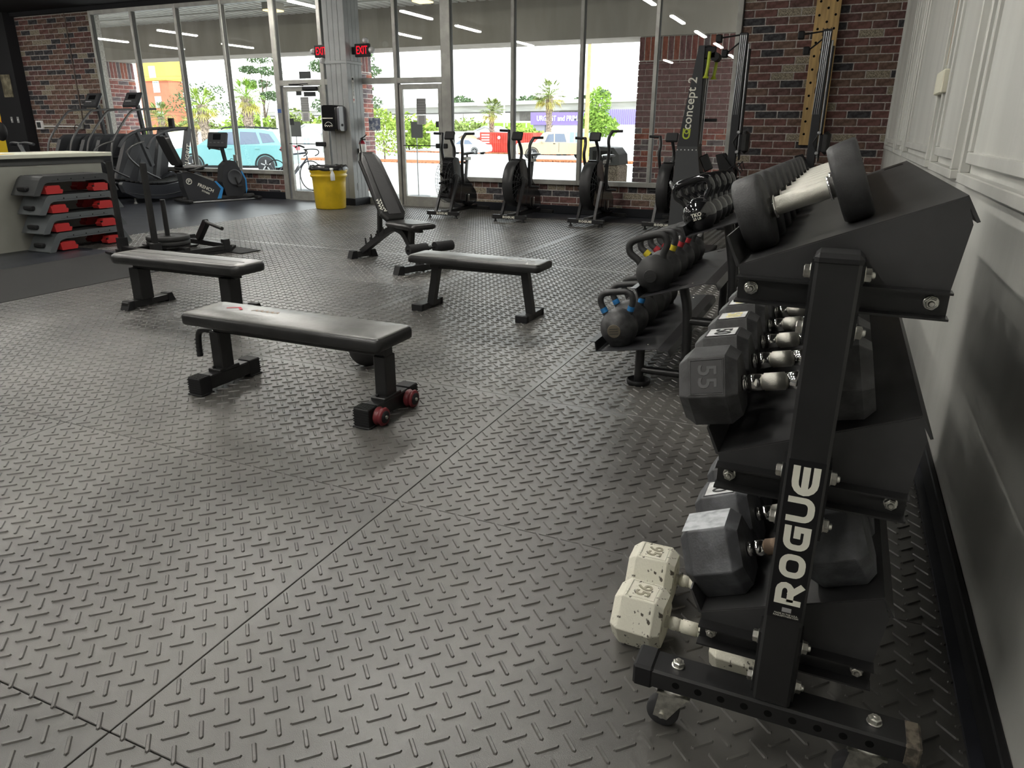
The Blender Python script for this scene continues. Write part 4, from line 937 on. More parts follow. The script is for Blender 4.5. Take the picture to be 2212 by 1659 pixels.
def flat_bench2():
    t = thing('flat_bench', 'flat bench at left with thick padded top and angled foot caps', 'bench', (-4.5,4.0,0), 0, 'flat weight benches')
    p = lambda n, mb, m=m_rack, **k: obj(n, mb, m, t, world=True, **k)
    pd = p('pad', pad_mesh(-5.10,-3.80,3.80,4.12,.355,.425,.07), m_vin); obj('pad_top', pad_mesh(-5.09,-3.81,3.82,4.10,.41,.428,.06,crown=.006), mat('light sheen vinyl', (.15,.147,.14), rough=.34, var=.3, scale=6, stretch=(.3,1,1)), pd)  # pale top carries the window reflection in its base colour
    obj('seam', MB().box((-5.0,3.93,.4335),(-3.85,3.934,.4352)), m_blackm, pd)
    p('beam', MB().rbox((-5.0,3.93,.30),(-3.95,4.0,.355),.005))
    for x in (-4.965,-4.04):
        p('post', MB().rbox((x-.05,3.90,.06),(x+.05,4.02,.31),.006))
        f = p('foot', MB().rbox((x-.038,3.78,.012),(x+.038,4.21,.062),.005)); 
        for y, s in ((3.765,1),(4.225,-1)): obj('foot_cap', MB().prism([(y,0),(y+s*.07,0),(y+s*.07,.068),(y+s*.03,.068)], x-.042, x+.042, 'x'), m_blackm, f)
    tg = p('paper_tag', MB().box((-.05,-.035,-.0005),(.05,.035,.0005), T(-4.72,4.16,.30,rx=1.1,rz=.3)), mat('paper tag', (.55,.54,.50), rough=.8))
flat_bench2()
def flat_bench3():
    t = thing('flat_bench', 'slim flat bench in the middle with splayed square legs', 'bench', (-2.43,4.88,0), 0, 'flat weight benches')
    p = lambda n, mb, m=m_rack, **k: obj(n, mb, m, t, world=True, **k)
    pd = p('pad', pad_mesh(-2.99,-1.895,4.72,5.01,.375,.432,.035), m_vin); obj('pad_top', pad_mesh(-2.98,-1.905,4.735,4.995,.42,.435,.03,crown=.006), m_vinsheen, pd)
    rnd = random.Random(4)
    for k in range(7): obj('torn_patch', MB().cbox((-2.25+k*.045+rnd.uniform(-.01,.01),4.86+rnd.uniform(-.03,.03),.4413),(.03,.008,.0008)), m_blackm if k % 2 else mat('exposed foam', (.4,.36,.3), rough=.9), pd)
    p('beam', MB().rbox((-2.86,4.84,.325),(-2.03,4.89,.375),.004))
    for x0, x1, xf in ((-2.80,-2.86,-2.915),(-2.06,-2.01,-2.03)):
        p('leg', MB().tube([(x0,4.865,.36),(x1,4.865,.035)], .040, 4))
        f = p('foot', MB().rbox((xf-.046,4.73,.0),(xf+.046,5.05,.05),.004))
        obj('foot_cap', MB().rbox((xf-.048,4.722,-.0),(xf+.048,4.76,.052),.003), m_blackm, f); obj('foot_cap', MB().rbox((xf-.048,5.02,0),(xf+.048,5.058,.052),.003), m_blackm, f)
flat_bench3()
# adjustable bench, local x runs from rear foot to front foot
ab = thing('adjustable_bench', 'adjustable incline bench with raised black backrest', 'bench', (-4.76,6.63,0), math.atan2(-.45,1.03))
q = lambda n, mb, m=m_rack, **k: obj(n, mb, m, ab, **k)
for x, hw in ((0,.17),(1.12,.32)):
    f = q('foot', MB().rbox((x-.035,-hw+.04,.012),(x+.035,hw-.04,.075),.004))
    for s in (-1,1): obj('foot_cap', MB().prism([(s*hw,0),(s*(hw-.08),0),(s*(hw-.08),.085),(s*(hw-.03),.085)], x-.045, x+.045, 'x'), m_blackm, f)
ml_ = q('main_beam', MB().tube(smooth_path([(0,0,.06),(.45,0,.30),(.62,0,.375),(.75,0,.40)],2), .042, 4))
for k in range(4):
    s = .12+.12*k
    for y in (-.03,.03): obj('ladder_hook', MB().prism([(s,.13+s*.42-.02),(s+.03,.13+s*.42-.01),(s+.012,.13+s*.42+.05),(s,.13+s*.42+.05)], y-.004, y+.004, 'y'), m_rack, ml_)
q('front_leg', MB().tube(smooth_path([(.70,0,.385),(.83,0,.36),(.93,0,.25),(1.10,0,.06)],2), .042, 4)); q('seat_strut', MB().tube([(.97,0,.42),(.935,0,.22)], .035, 4))
q('back_support', MB().tube([(.40,0,.56),(.37,0,.24)], .028, 4))
bk = Vector((.66,0,.44)); bt = Vector((.17,0,1.09)); dirb = (bt-bk).normalized(); nb = Vector((dirb.z,0,-dirb.x)).normalized(); Lb = (bt-bk).length
MBk = axes(bk, dirb, (0,1,0), dirb.cross(Vector((0,1,0))))
fl_ = -1 if (MBk.to_3x3() @ Vector((0,0,1))).x < 0 else 1
MBk = axes(bk, dirb, (0,fl_,0), dirb.cross(Vector((0,fl_,0))))
def oct_pad(L, W, h, taper=.05, cut=.10):
    def ring(i, z): 
        w = W/2-i
        return [(i,-w+cut*.5,z),(cut*.8+i,-w,z),(L-cut-i,-w+taper*.4,z),(L-i,-w+cut*.65,z),(L-i,w-cut*.65,z),(L-cut-i,w-taper*.4,z),(cut*.8+i,w,z),(i,w-cut*.5,z)]
    return MB().loft([ring(.012,0),ring(0,h*.2),ring(0,h*.7),ring(.015,h),ring(.06,h+.008)], smooth=False)
pb_ = oct_pad(Lb, .30, .06); pb_.v = [tuple(MBk @ Vector(v)) for v in pb_.v]; bo = q('backrest', pb_, m_vin, bevel=.008)
obj('centre_panel', MB().loft([[tuple(MBk @ Vector((x,y,z))) for x,y in ((.06,-.075),(Lb-.05,-.06),(Lb-.05,.06),(.06,.075))] for z in (.06,.0715)], smooth=False), mat('ridged vinyl', (.026,.026,.027), rough=.5, bump=.2, bscale=60), bo)
bm2 = MB(); Mt = MBk @ axes((.10,-.10*fl_,.0668),(1,0,0),(0,1,0),(0,0,1))
for k in range(4): bm2.stroke([(.015+.032*k,.018),(.03+.032*k,.045),(.042+.032*k,.02)], .008, .0006, False, Mt)
for k in range(5): bm2.stroke([(.0+.03*k,-.03),(.0+.03*k,.005),(.018+.03*k,-.01),(.02+.03*k,-.03)], .008, .0006, False, Mt)
obj('brand_marks', bm2, m_logo, bo)
sp_ = MB().loft([[(x,y,z) for x,y in rrect(.69+i,-.16+i,1.20-i,.16-i,.07,4)] for i,z in ((.012,.415),(0,.43),(0,.455),(.02,.468),(.06,.472))]); q('seat', sp_, m_vin)
q('seat_frame', MB().rbox((.72,-.03,.38),(1.12,.03,.418),.004))
rl = q('leg_roller', MB().cyl((1.27,-.26,.255),(1.27,-.05,.255),.05,18), mat('black foam', (.012,.012,.013), rough=.8)); q('leg_roller', MB().cyl((1.27,.05,.255),(1.27,.26,.255),.05,18), mat('black foam', (.012,.012,.013)))
q('roller_bar', MB().tube([(1.10,0,.22),(1.27,0,.255)], .02, 8)); q('roller_axle', MB().cyl((1.27,-.28,.255),(1.27,.28,.255),.012,10))

# ================================================================== push sled with weight plates
sd = thing('push_sled', 'black push sled with two upright posts behind the left bench', 'weight sled', (-6.87,5.43,0), -.2)
q = lambda n, mb, m=m_rack, **k: obj(n, mb, m, sd, **k)
for s in (-1,1):
    sk = q('runner', MB().prism([(-.10,.045),(-.02,0),(.92,0),(1.0,.05),(1.0,.075),(.90,.03),(0,.03),(-.10,.065)], s*.34-.045, s*.34+.045, 'x'))
    q('upright_post', MB().tube([(s*.34,.08,.03),(s*.34,.08,1.0)], .033, 4))
    q('post_socket', MB().rbox((s*.34-.035,.03,.03),(s*.34+.035,.13,.20),.004))
    q('front_socket', MB().rbox((s*.34-.03,.86,.03),(s*.34+.03,.94,.15),.004))
    q('side_rail', MB().rbox((s*.34-.025,.0,.03),(s*.34+.025,.96,.08),.004))
for y in (.08,.42,.88): q('crossbar', MB().rbox((-.36,y-.035,.055),(.36,y+.035,.11),.004))
q('weight_post', MB().cyl((0,.42,.1),(0,.42,.60),.026,18)); q('base_plate', MB().box((-.25,.25,.105),(.25,.62,.115)))
q('tow_arm', MB().tube([(-.12,.86,.12),(.08,.86,.33)], .045, 4)); q('tow_handle', MB().cyl((.06,.86,.325),(.46,.80,.285),.021,14))
for k in range(2):
    pt = thing('bumper_plate', ['lower black bumper plate on the sled post','upper black bumper plate on the sled post'][k], 'weight plate', (sd.location.x+.42*math.sin(.2), sd.location.y+.42*math.cos(.2), .117+.05*k), 0, 'bumper plates on the sled')
    R_ = .225; obj('rubber', MB().lathe([(.03,0),(R_-.008,0),(R_,.008),(R_,.04),(R_-.008,.048),(R_-.03,.048),(R_-.04,.038),(.08,.038),(.075,.044),(.03,.044)], 44), m_kbm, pt)
    obj('hub_ring', MB().lathe([(.0265,0),(.045,0),(.045,.047),(.0265,.047)], 24), m_steel if k == 0 else m_rack, pt)
tag(obj('thin_mat', MB().rbox((-.30,-.14,.0045),(.27,.14,.013),.002, T(-6.35,6.38,0,rz=-.15)), m_rub3), 'small thin black mat beside the push sled', 'mat')

# ================================================================== step platforms and counter
m_stg = mat('grey step plastic', (.10,.11,.115), rough=.5, spec=.4, bump=.05, bscale=300); m_std = mat('dark step plastic', (.05,.052,.054), rough=.5, spec=.4, bump=.05, bscale=300); m_stt = mat('step tread', (.012,.012,.013), rough=.8, bump=.3, bscale=300)
m_stred = mat('red step leg', (.46,.03,.03), rough=.4, spec=.4)
def step_deck(k, x, y, rz, m, lab):
    t = thing('aerobic_step', lab, 'step platform', (x,y,.002+.2075*k), rz, 'aerobic step platforms in the stack'); L, W, H = .54, .185, .205
    prof = [(-L,0),(-L+.10,.165),(-L+.125,.19),(-L+.155,H),(L-.155,H),(L-.125,.19),(L-.10,.165),(L,0),(L-.075,0),(L-.15,.115),(L-.19,.135),(-L+.19,.135),(-L+.15,.115),(-L+.075,0)]
    b = obj('deck', MB().prism([(p[0],p[1]) for p in prof], -W, W, 'x'), m, t, bevel=.012, seg=2)
    tp = MB().rbox((-W+.03,-L+.17,H-.004),(W-.03,L-.17,H+.0025),.002); obj('tread_pad', tp, m_stt, t)
    for s in (-1,1):
        pz = [(-.085,.012),(.10,.012),(.115,.05),(.09,.062),(.08,.10),(-.06,.10),(-.075,.085),(-.095,.09)]
        lg = obj('red_leg', MB().prism([(s*.30+p[0]*(1 if s < 0 else -1), p[1]) for p in pz], W-.10, W+.004, 'x'), m_stred, t, bevel=.006); 
        lg2 = obj('red_leg', MB().prism([(s*.30+p[0]*(1 if s < 0 else -1), p[1]) for p in pz], -W-.004, -W+.10, 'x'), m_stred, t, bevel=.006)
        obj('leg_notch', MB().cyl((W+.0045,s*.30-s*.0+.095*(1 if s < 0 else -1),.066),(W-.02,s*.30+.095*(1 if s < 0 else -1),.066),.009,10), m_blackm, lg)
    for yy in (-.22,-.06,.10,.25): obj('rivet', MB().lathe([(.001,.003),(.007,.003),(.008,0)], 10, T(W+.0005,yy,.165,ry=PI/2)), m_blackm, t)
    gv = obj('handle_slot', MB().rbox((-.075,-L+.0,.05),(.075,-L+.05,.095),.01, ), m_blackm, t); obj('red_badge', MB().box((-.055,-L+.012,.066),(.055,-L+.024,.078)), m_stred, gv)
    obj('side_groove', MB().box((W-.001,-.30,.152),(W+.0015,.30,.155)), m_blackm, t)
for k, (dx, dy, rz, m, lab) in enumerate([(0,0,.0,m_stg,'bottom grey step platform with red legs in the stack'),(-.0,-.035,.01,m_stg,'second grey step platform from the floor in the stack'),(0,-.035,.012,m_stg,'third grey step platform from the floor in the stack'),(-.005,-.06,.02,m_std,'topmost dark step platform in the stack')]):
    step_deck(k, -8.245+dx, 5.86+dy, rz, m, lab)
ctr = thing('front_counter', 'pale grey front counter with white top at left', 'counter', (-8.85,4.0,0))
obj('body', MB().box((-9.15,1.6,0),(-8.52,6.50,.93)), mat('counter grey', (.27,.27,.24), rough=.6, var=.06, scale=2), ctr, world=True); obj('fascia', MB().box((-9.17,1.6,.93),(-8.50,6.53,1.005)), mat('counter dark band', (.05,.05,.05), rough=.6), ctr, world=True)
obj('worktop', MB().rbox((-9.25,1.55,1.005),(-8.42,6.60,1.052),.006), mat('counter top white', (.62,.62,.52), rough=.4), ctr, world=True)
# ================================================================== air bikes (four alike, facing the room)
m_cage = mat('fan cage wire', (.012,.012,.013), rough=.5)
m_gl = mat('gloss black plastic', (.008,.008,.009), rough=.15, spec=.6)
def air_bike(loc, lab, rz, lift, open_cage=False):
    t = thing('air_bike', lab, 'exercise bike', loc, rz, 'air bikes along the windows'); q = lambda n, mb, m=m_rack, **k: obj(n, mb, m, t, **k)
    fs = q('front_stabilizer', MB().rbox((-.28,-.03,.045),(.28,.03,.105),.006)); rogue(fs, face_my(-.10,-.0306,.056), .036, .20, m_logo, world=False)
    for x in (-.235,.235): obj('leveling_foot', MB().lathe([(.03,0),(.032,.006),(.015,.014),(.012,.05)], 14, T(x,0,0)), m_blackm, fs)
    q('rear_stabilizer', MB().rbox((-.26,1.17,.03),(.26,1.23,.085),.006)); q('spine', MB().rbox((-.04,0,.06),(.04,1.2,.12),.006))
    for s in (-1,1): q('fork', MB().tube([(s*.13,0,.09),(s*.12,.30,.62)], .028, 4))
    # fan: drum with round cages of wire each side
    fc = (-.03,.32,.55); R_ = .335; X = T(*fc, ry=PI/2)
    fb = MB()
    for k in range(12): fb.box((.05,-.004,-.05),(R_*.86,.004,.05), X @ Matrix.Rotation(2*PI*k/12,4,'Z') @ Matrix.Rotation(.5,4,'X'))
    fb.lathe([(.001,-.06),(.06,-.06),(.06,.06),(.001,.06)], 16, X); q('fan_blades', fb, m_blackm)
    cg = MB()
    for z in (-.09,.09):
        for r in (.12,.19,.26,R_): cg.tube([X @ Vector((r*math.cos(2*PI*j/32), r*math.sin(2*PI*j/32), z*(1.25-.35*r/R_))) for j in range(32)], .0032, 4, closed=True)
        for k in range(20): 
            a = 2*PI*k/20; cg.tube([X @ Vector((r*math.cos(a+.15*(r/R_)), r*math.sin(a+.15*(r/R_)), z*(1.25-.35*r/R_))) for r in (.07,.2,R_)], .0026, 4)
    q('fan_cage', cg, m_cage); rim = MB()
    if open_cage:
        for j in range(40):
            a = 2*PI*j/40; rim.tube([X @ Vector((R_*math.cos(a),R_*math.sin(a),-.081)), X @ Vector((R_*math.cos(a+.1),R_*math.sin(a+.1),.081))], .0026, 4)
    else: rim.lathe([(R_,-.085),(R_+.012,-.08),(R_+.012,.08),(R_,.085)], 44, X, cap=False)
    q('cage_rim', rim, m_cage)
    sh = [(.10,.30),(.20,.62),(.22,.86),(.32,.925),(.45,.90),(.52,.78),(.56,.55),(.60,.30),(.40,.20)]
    q('front_shroud', MB().prism(sh, -.10, .07, 'x'), m_gl, bevel=.03, seg=3)
    bd = [(.48,.20),(.56,.52),(.70,.60),(.92,.46),(1.08,.34),(1.10,.18),(.85,.12)]
    q('drive_shroud', MB().prism(bd, -.075, .075, 'x'), m_gl, bevel=.03, seg=3)
    q('console_mast', MB().tube(smooth_path([(0,.40,.86),(.02,.43,1.02),(.0,.36,1.16),(-.01,.32,1.23)],2), .024, 10))
    cs = q('console', MB().rbox((-.085,-.022,-.065),(.085,.022,.065),.012, T(-.005,.30,1.245,rx=-.45)), m_blackm); obj('screen', MB().box((-.06,.022,-.03),(.06,.0235,.045), T(-.005,.30,1.245,rx=-.45)), m_gl, cs)
    for s in (-1,1):
        up = lift*s; z1 = 1.27+up
        q('handle_arm', MB().tube(smooth_path([(s*.15,.46,.50),(s*.15,.40,.75),(s*.19,.36+up*.6,1.02+up*.6),(s*.17,.36,z1-.10),(s*.205,.44,z1)],2), .024, 10))
        q('grip', MB().tube([(s*.195,.44,z1),(s*.36,.44,z1+.005)], .019, 12), m_blackm); q('foot_peg', MB().cyl((s*.14,.46,.50),(s*.30,.46,.50),.018,12), m_blackm)
        cz = .30-s*.10; q('crank', MB().rbox((s*.09,.72,min(.30,cz)-.02),(s*.108,.755,max(.30,cz)+.02),.004), m_steel); q('pedal', MB().rbox((s*.11,.68,cz-.015),(s*.21,.79,cz+.015),.006), m_blackm)
    q('seat_tube', MB().tube([(0,.80,.40),(0,.90,.88)], .028, 4)); q('seat_clamp', MB().rbox((-.03,.80,.855),(.03,.99,.905),.005), m_alu); kn = q('adjust_knob', MB().tube([(.0,.80,.835),(.0,.80,.80)], .016, 12), m_blackm)
    q('height_knob', MB().cyl((-.03,.84,.62),(-.085,.84,.63),.018,12), m_blackm)
    sa = [[(0+wd*c, y, .955+h_+.022*s_) for c, s_ in [(math.cos(2*PI*j/12), math.sin(2*PI*j/12)) for j in range(12)]] for y, wd, h_ in ((.70,.012,.0),(.73,.028,.0),(.80,.045,.0),(.90,.09,.008),(.97,.115,.014),(1.02,.10,.012),(1.045,.05,.008))]
    q('saddle', MB().loft(sa), m_vin); q('saddle_post', MB().cyl((0,.90,.88),(0,.90,.95),.015,10)); return t
for i, (x, y, rz, lf) in enumerate([(-5.80,10.30,.02,.0),(-4.63,10.28,0,-.05),(-3.40,10.28,-.01,.05),(-2.30,10.36,.0,.02)]):
    air_bike((x,y,.002), ['leftmost air bike, standing by the right door','air bike second from the right door, in front of the pickup truck window','air bike third from the right door, in front of the outdoor bin','rightmost air bike, half hidden by the ski machine'][i], rz, lf, i == 0)

# ================================================================== ski machine and two upright rowers
m_skb = mat('ski machine black', (.02,.021,.024), rough=.45, spec=.4); m_lime = mat('lime handle', (.42,.50,.03), rough=.4); m_silv = mat('silver rail', (.42,.43,.44), rough=.35, metal=.8)
sk = thing('ski_machine', 'tall black ski ergometer with lime handles in front of the right windows', 'ski machine', (-1.62,8.7,0)); q = lambda n, mb, m=m_skb, **k: obj(n, mb, m, sk, world=True, **k)
ys0, ys1 = 8.58, 8.84
q('upper_panel', MB().prism([(-1.795,1.17),(-1.565,1.17),(-1.578,2.20),(-1.64,2.20)], ys0, ys0+.05, 'y')); q('front_column', MB().prism([(-1.62,1.17),(-1.565,1.17),(-1.555,2.17),(-1.60,2.17)], ys0+.05, ys1, 'y'), mat('ski grey panel', (.07,.073,.078), rough=.5))
lp = q('lower_panel', MB().prism([(-1.83,.05),(-1.44,.05),(-1.47,.62),(-1.565,1.17),(-1.795,1.17),(-1.815,.62)], ys0-.01, ys1-.02, 'y'), mat('ski base grey', (.045,.047,.05), rough=.5), bevel=.01)
for k in range(6): obj('rivet', MB().lathe([(.001,.004),(.006,.004),(.007,0)], 10, T(-1.785+k*.042,ys0-.0105,1.135,rx=PI/2)), m_white, lp)
q('floor_stand', MB().rbox((-1.95,8.45,0),(-1.3,8.97,.045),.008))
q('top_bracket', MB().tube(smooth_path([(-1.60,8.66,2.19),(-1.52,8.66,2.20),(-1.47,8.66,2.13),(-1.46,8.66,2.08)],2), .012, 8), m_blackm); q('pulley', MB().cyl((-1.47,8.60,2.09),(-1.47,8.80,2.09),.045,18), m_blackm); q('pulley_arm', MB().rbox((-1.60,8.60,2.07),(-1.46,8.64,2.19),.01), m_blackm)
for yy, dx in ((8.60,0),(8.80,.05)):
    h_ = q('lime_handle', MB().tube(smooth_path([(-1.525+dx,yy,2.14),(-1.53+dx,yy,2.0),(-1.545+dx,yy,1.90)],1), .018, 10), m_lime); obj('handle_flare', MB().lathe([(.018,.0),(.03,-.02),(.034,-.03),(.02,-.032)], 14, T(-1.545+dx,yy,1.905)), m_lime, h_)
for dx in (.0,.02): q('cord', MB().tube([(-1.535+dx,8.62,1.9),(-1.55+dx,8.62,1.2)], .004, 6), m_silv)
mo = q('monitor_arm', MB().rbox((-1.56,8.60,.86),(-1.42,8.66,.90),.005), m_blackm); q('monitor', MB().rbox((-.05,-.02,-.09),(.05,.02,.09),.01, T(-1.46,8.62,1.0,ry=-.45)), m_gl)
q('side_peg', MB().cyl((-1.57,8.7,1.45),(-1.40,8.7,1.45),.016,12), m_blackm)
q('side_rail', MB().tube(smooth_path([(-1.80,8.56,.75),(-1.83,8.53,.79),(-1.80,8.53,.72),(-1.66,8.53,.55)],2), .018, 10), m_silv)
text('concept 2', .135, 'side_lettering', m_logo, sk, axes((-1.685,ys0-.0008,1.62),(.055,0,1.0),(-1.0,0,.055),(0,-1,0)), .0006, .0012, world=True)
em = MB(); M = axes((-1.70,ys0-.0012,1.31),(.05,0,1),(-1,0,.05),(0,-1,0)); em.stroke(arc(-.02,0,.034,90,270,10), .016, .0006, False, M); em.stroke([(-.02,-.034),(.05,-.034)], .016,.0006,False,M); em.stroke([(-.02,.034),(.05,.034)], .016,.0006,False,M); em.stroke(arc(.02,0,.022,0,360,14)[:-1], .012, .0006, True, M)
q('lime_emblem', em, m_lime)
def rower(x, y, lab):
    t = thing('rowing_machine', lab, 'rowing machine', (x,y,0), 0, 'rowing machines stood on end against the brick wall'); q = lambda n, mb, m=m_skb, **k: obj(n, mb, m, t, **k)
    q('monorail', MB().rbox((-.075,-.05,.62),(.035,.05,2.58),.008)); 
    rr = MB()
    for k, (dx, w_) in enumerate(((-.055,.012),(-.03,.01),(-.005,.012),(.018,.01))):
        rr.tube([(dx,-.053,2.55),(dx-.004*k,-.056,2.1),(dx-.02,-.053,1.55)], [w_*.7,w_*.6,w_*.2], 6)
    q('rail_facing', rr, m_silv); q('side_strip', MB().rbox((.04,-.03,1.0),(.065,.03,2.45),.006), m_silv); q('rail_edge', MB().rbox((.065,-.04,.95),(.085,.04,2.38),.004), m_blackm)
    for dz, dy, L in ((0,-.10,.30),(-.18,-.02,.22)):
        lg = q('rear_leg', MB().tube([(-.02,dy*.3,2.56+dz*.3),(-L,dy,2.52+dz)], .010, 6), m_blackm); obj('rubber_end', MB().rbox((-L-.07,dy-.05,2.46+dz),(-L+.01,dy+.05,2.56+dz),.012), m_blackm, lg)
    st = q('seat', MB().rbox((.10,-.11,1.04),(.195,.11,1.34),.04), m_vin); ca = q('seat_carriage', MB().rbox((.06,-.06,1.08),(.11,.06,1.30),.01), m_blackm)
    for z in (1.06,1.32): obj('roller', MB().lathe([(.012,-.012),(.024,-.012),(.024,.012),(.012,.012)], 14, T(.045,-.06,z,rx=PI/2)), m_silv, ca)
    obj('spring_clip', MB().tube([(.04,-.06,1.30),(-.02,-.07,1.19),(.04,-.06,1.08)], .008, 6), m_rack, ca)
    fr = q('footrest', MB().prism([(-.22,1.02),(-.14,1.04),(.06,.80),(.04,.66),(-.14,.78)], -.20, -.08, 'y'), m_blackm, bevel=.012); q('footrest', MB().prism([(-.22,1.02),(-.14,1.04),(.06,.80),(.04,.66),(-.14,.78)], .08, .20, 'y'), m_blackm, bevel=.012)
    for k in range(3): obj('heel_strap', MB().tube([(-.02+k*.05,-.21,.84),(.06+k*.05,-.24,.90+k*.02),(.15+k*.02,-.20,.78+k*.03)], .007, 5), m_blackm, fr)
    q('flywheel_housing', MB().lathe([(.05,-.09),(.26,-.09),(.29,-.05),(.29,.05),(.26,.09),(.05,.09)], 36, T(.03,0,.34,rx=PI/2)), m_skb); q('front_foot', MB().rbox((-.10,-.30,0),(.12,.30,.05),.01), m_blackm)
    q('frame_neck', MB().prism([(-.06,.40),(.10,.40),(.12,.70),(-.04,.74)], -.05, .05, 'y'), m_skb)
    eb = MB(); M = axes((.07,-.096,.56),(.15,0,1),(-1,0,.15),(0,-1,0)); eb.stroke(arc(0,0,.03,90,270,8), .016, .0008, False, M); eb.stroke([(0,.03),(.06,.03)], .016, .0008, False, M); eb.stroke([(0,-.03),(.06,-.03)], .016, .0008, False, M); q('lime_emblem', eb, m_lime)
    q('handle_chain', MB().tube([(.06,-.06,.60),(.13,-.08,.72),(.10,-.09,.84)], .008, 5), m_silv); return t
rower(-1.50, 11.05, 'rowing machine stood on end at the window edge'); rower(-.46, 11.05, 'rowing machine stood on end over the wooden pegboard')
# wooden climbing pegboard on the right brick wall
m_ply = mat('varnished plywood', (.50,.33,.13), rough=.45, spec=.4, var=.18, scale=3, stretch=(8,1,.6), bump=.03)
pg = thing('pegboard', 'wooden climbing pegboard with holes on the brick wall', 'pegboard', (-.45,11.74,2.0)); obj('board', MB().rbox((-.70,11.70,1.15),(-.385,11.77,3.7),.004), m_ply, pg, world=True)
for k in range(16):
    for x, dz in ((-.645,0),(-.44,.0),(-.54,.085)): 
        z = 1.30+k*.17+dz
        if z < 3.6: obj('peg_hole', MB().cyl((x,11.699,z),(x,11.71,z),.0165,14), m_gap, pg, world=True)
obj('wooden_peg', MB().cyl((-.585,11.70,1.985),(-.53,11.60,1.89),.016,12), m_ply, pg, world=True)
text('ROGUE', .17, 'stencil_letters', mat('burnt stencil', (.10,.06,.025), rough=.7), pg, axes((-.515,11.6985,2.25),(0,0,1),(-1,0,0),(0,-1,0)), .0006, world=True, sx=1.5)

# ================================================================== stair climbers, curved treadmill, recumbent bike
m_sc = mat('climber charcoal', (.022,.023,.027), rough=.5, spec=.4); m_sc2 = mat('climber dark grey', (.045,.047,.052), rough=.5, spec=.4); m_hr = mat('handrail grey', (.10,.10,.10), rough=.35, metal=.6)
def climber(x, lab):
    t = thing('stair_climber', lab, 'stair climber', (x,10.1,0), 0, 'stair climbers by the left windows'); q = lambda n, mb, m=m_sc, **k: obj(n, mb, m, t, **k)
    side = [(.05,.10),(.10,.30),(.48,1.10),(.62,1.20),(1.45,1.22),(1.50,.9),(1.32,.30),(1.25,.08),(.1,.05)]
    for s in (-1,1):
        sp = q('side_panel', MB().prism(side, s*.36-.05, s*.36+.05, 'x'), m_sc, bevel=.025)
        obj('panel_band', MB().prism([(.22,.40),(.42,.40),(.95,1.16),(.72,1.16)], s*.36-.054, s*.36+.054, 'x'), m_sc2, sp)
        hr = q('handrail', MB().tube(smooth_path([(s*.34,.12,.45),(s*.34,.18,.98),(s*.34,.32,1.20),(s*.34,.72,1.62),(s*.34,.86,1.68),(s*.34,1.36,1.70)],2), .021, 10), m_hr)
        q('kick_panel', MB().prism([(.50,.10),(1.25,.08),(1.32,.30),(.75,.75)], s*.36-.045, s*.36+.058, 'x'), m_sc2, bevel=.01)
    for k in range(5): q('step', MB().rbox((-.30,.06+k*.2,.16+k*.2),(.30,.32+k*.2,.20+k*.2),.006), m_sc2); q('riser', MB().box((-.30,.30+k*.2,.16+k*.2),(.30,.32+k*.2,.38+k*.2)), m_sc)
    q('drive_hood', MB().prism([(.9,.1),(1.0,1.12),(1.45,1.20),(1.48,.2)], -.30, .30, 'x'), m_sc, bevel=.02)
    q('console_mast', MB().tube([(0,1.28,1.15),(0,1.22,1.78)], .045, 4), m_sc); cn = q('console', MB().rbox((-.22,-.03,-.17),(.22,.03,.17),.03, T(0,1.12,1.87,rx=-.55)), m_sc, bevel=0)
    obj('screen', MB().rbox((-.10,-.035,-.0),(.10,-.029,.10),.004, T(0,1.12,1.87,rx=-.55)), m_gl, cn)
    for k in range(4): obj('button', MB().rbox((-.15+k*.085,-.035,-.10),(-.10+k*.085,-.029,-.075),.003, T(0,1.12,1.87,rx=-.55)), m_sc2, cn)
    obj('light_bar', MB().box((-.15,-.0345,-.052),(.02,-.030,-.042), T(0,1.12,1.87,rx=-.55)), m_white, cn); q('cup_holder', MB().tube([(.10,1.2,1.36),(.14,1.14,1.38),(.14,1.14,1.30)], .012, 6), m_blackm)
    q('base_frame', MB().rbox((-.36,.05,.02),(.36,1.3,.08),.01), m_blackm); return t
climber(-14.62, 'left stair climber against the brown brick wall'); climber(-13.45, 'right stair climber in front of the first window')
tm = thing('curved_treadmill', 'black curved treadmill with slanted front posts', 'treadmill', (-12.35,9.45,0)); q = lambda n, mb, m=m_sc, **k: obj(n, mb, m, tm, **k)
pod = [(0,.36),(.05,.42),(.5,.33),(1.0,.30),(1.5,.36),(1.82,.50),(1.90,.44),(1.80,.20),(1.5,.08),(.9,.05),(.3,.10),(.05,.22)]
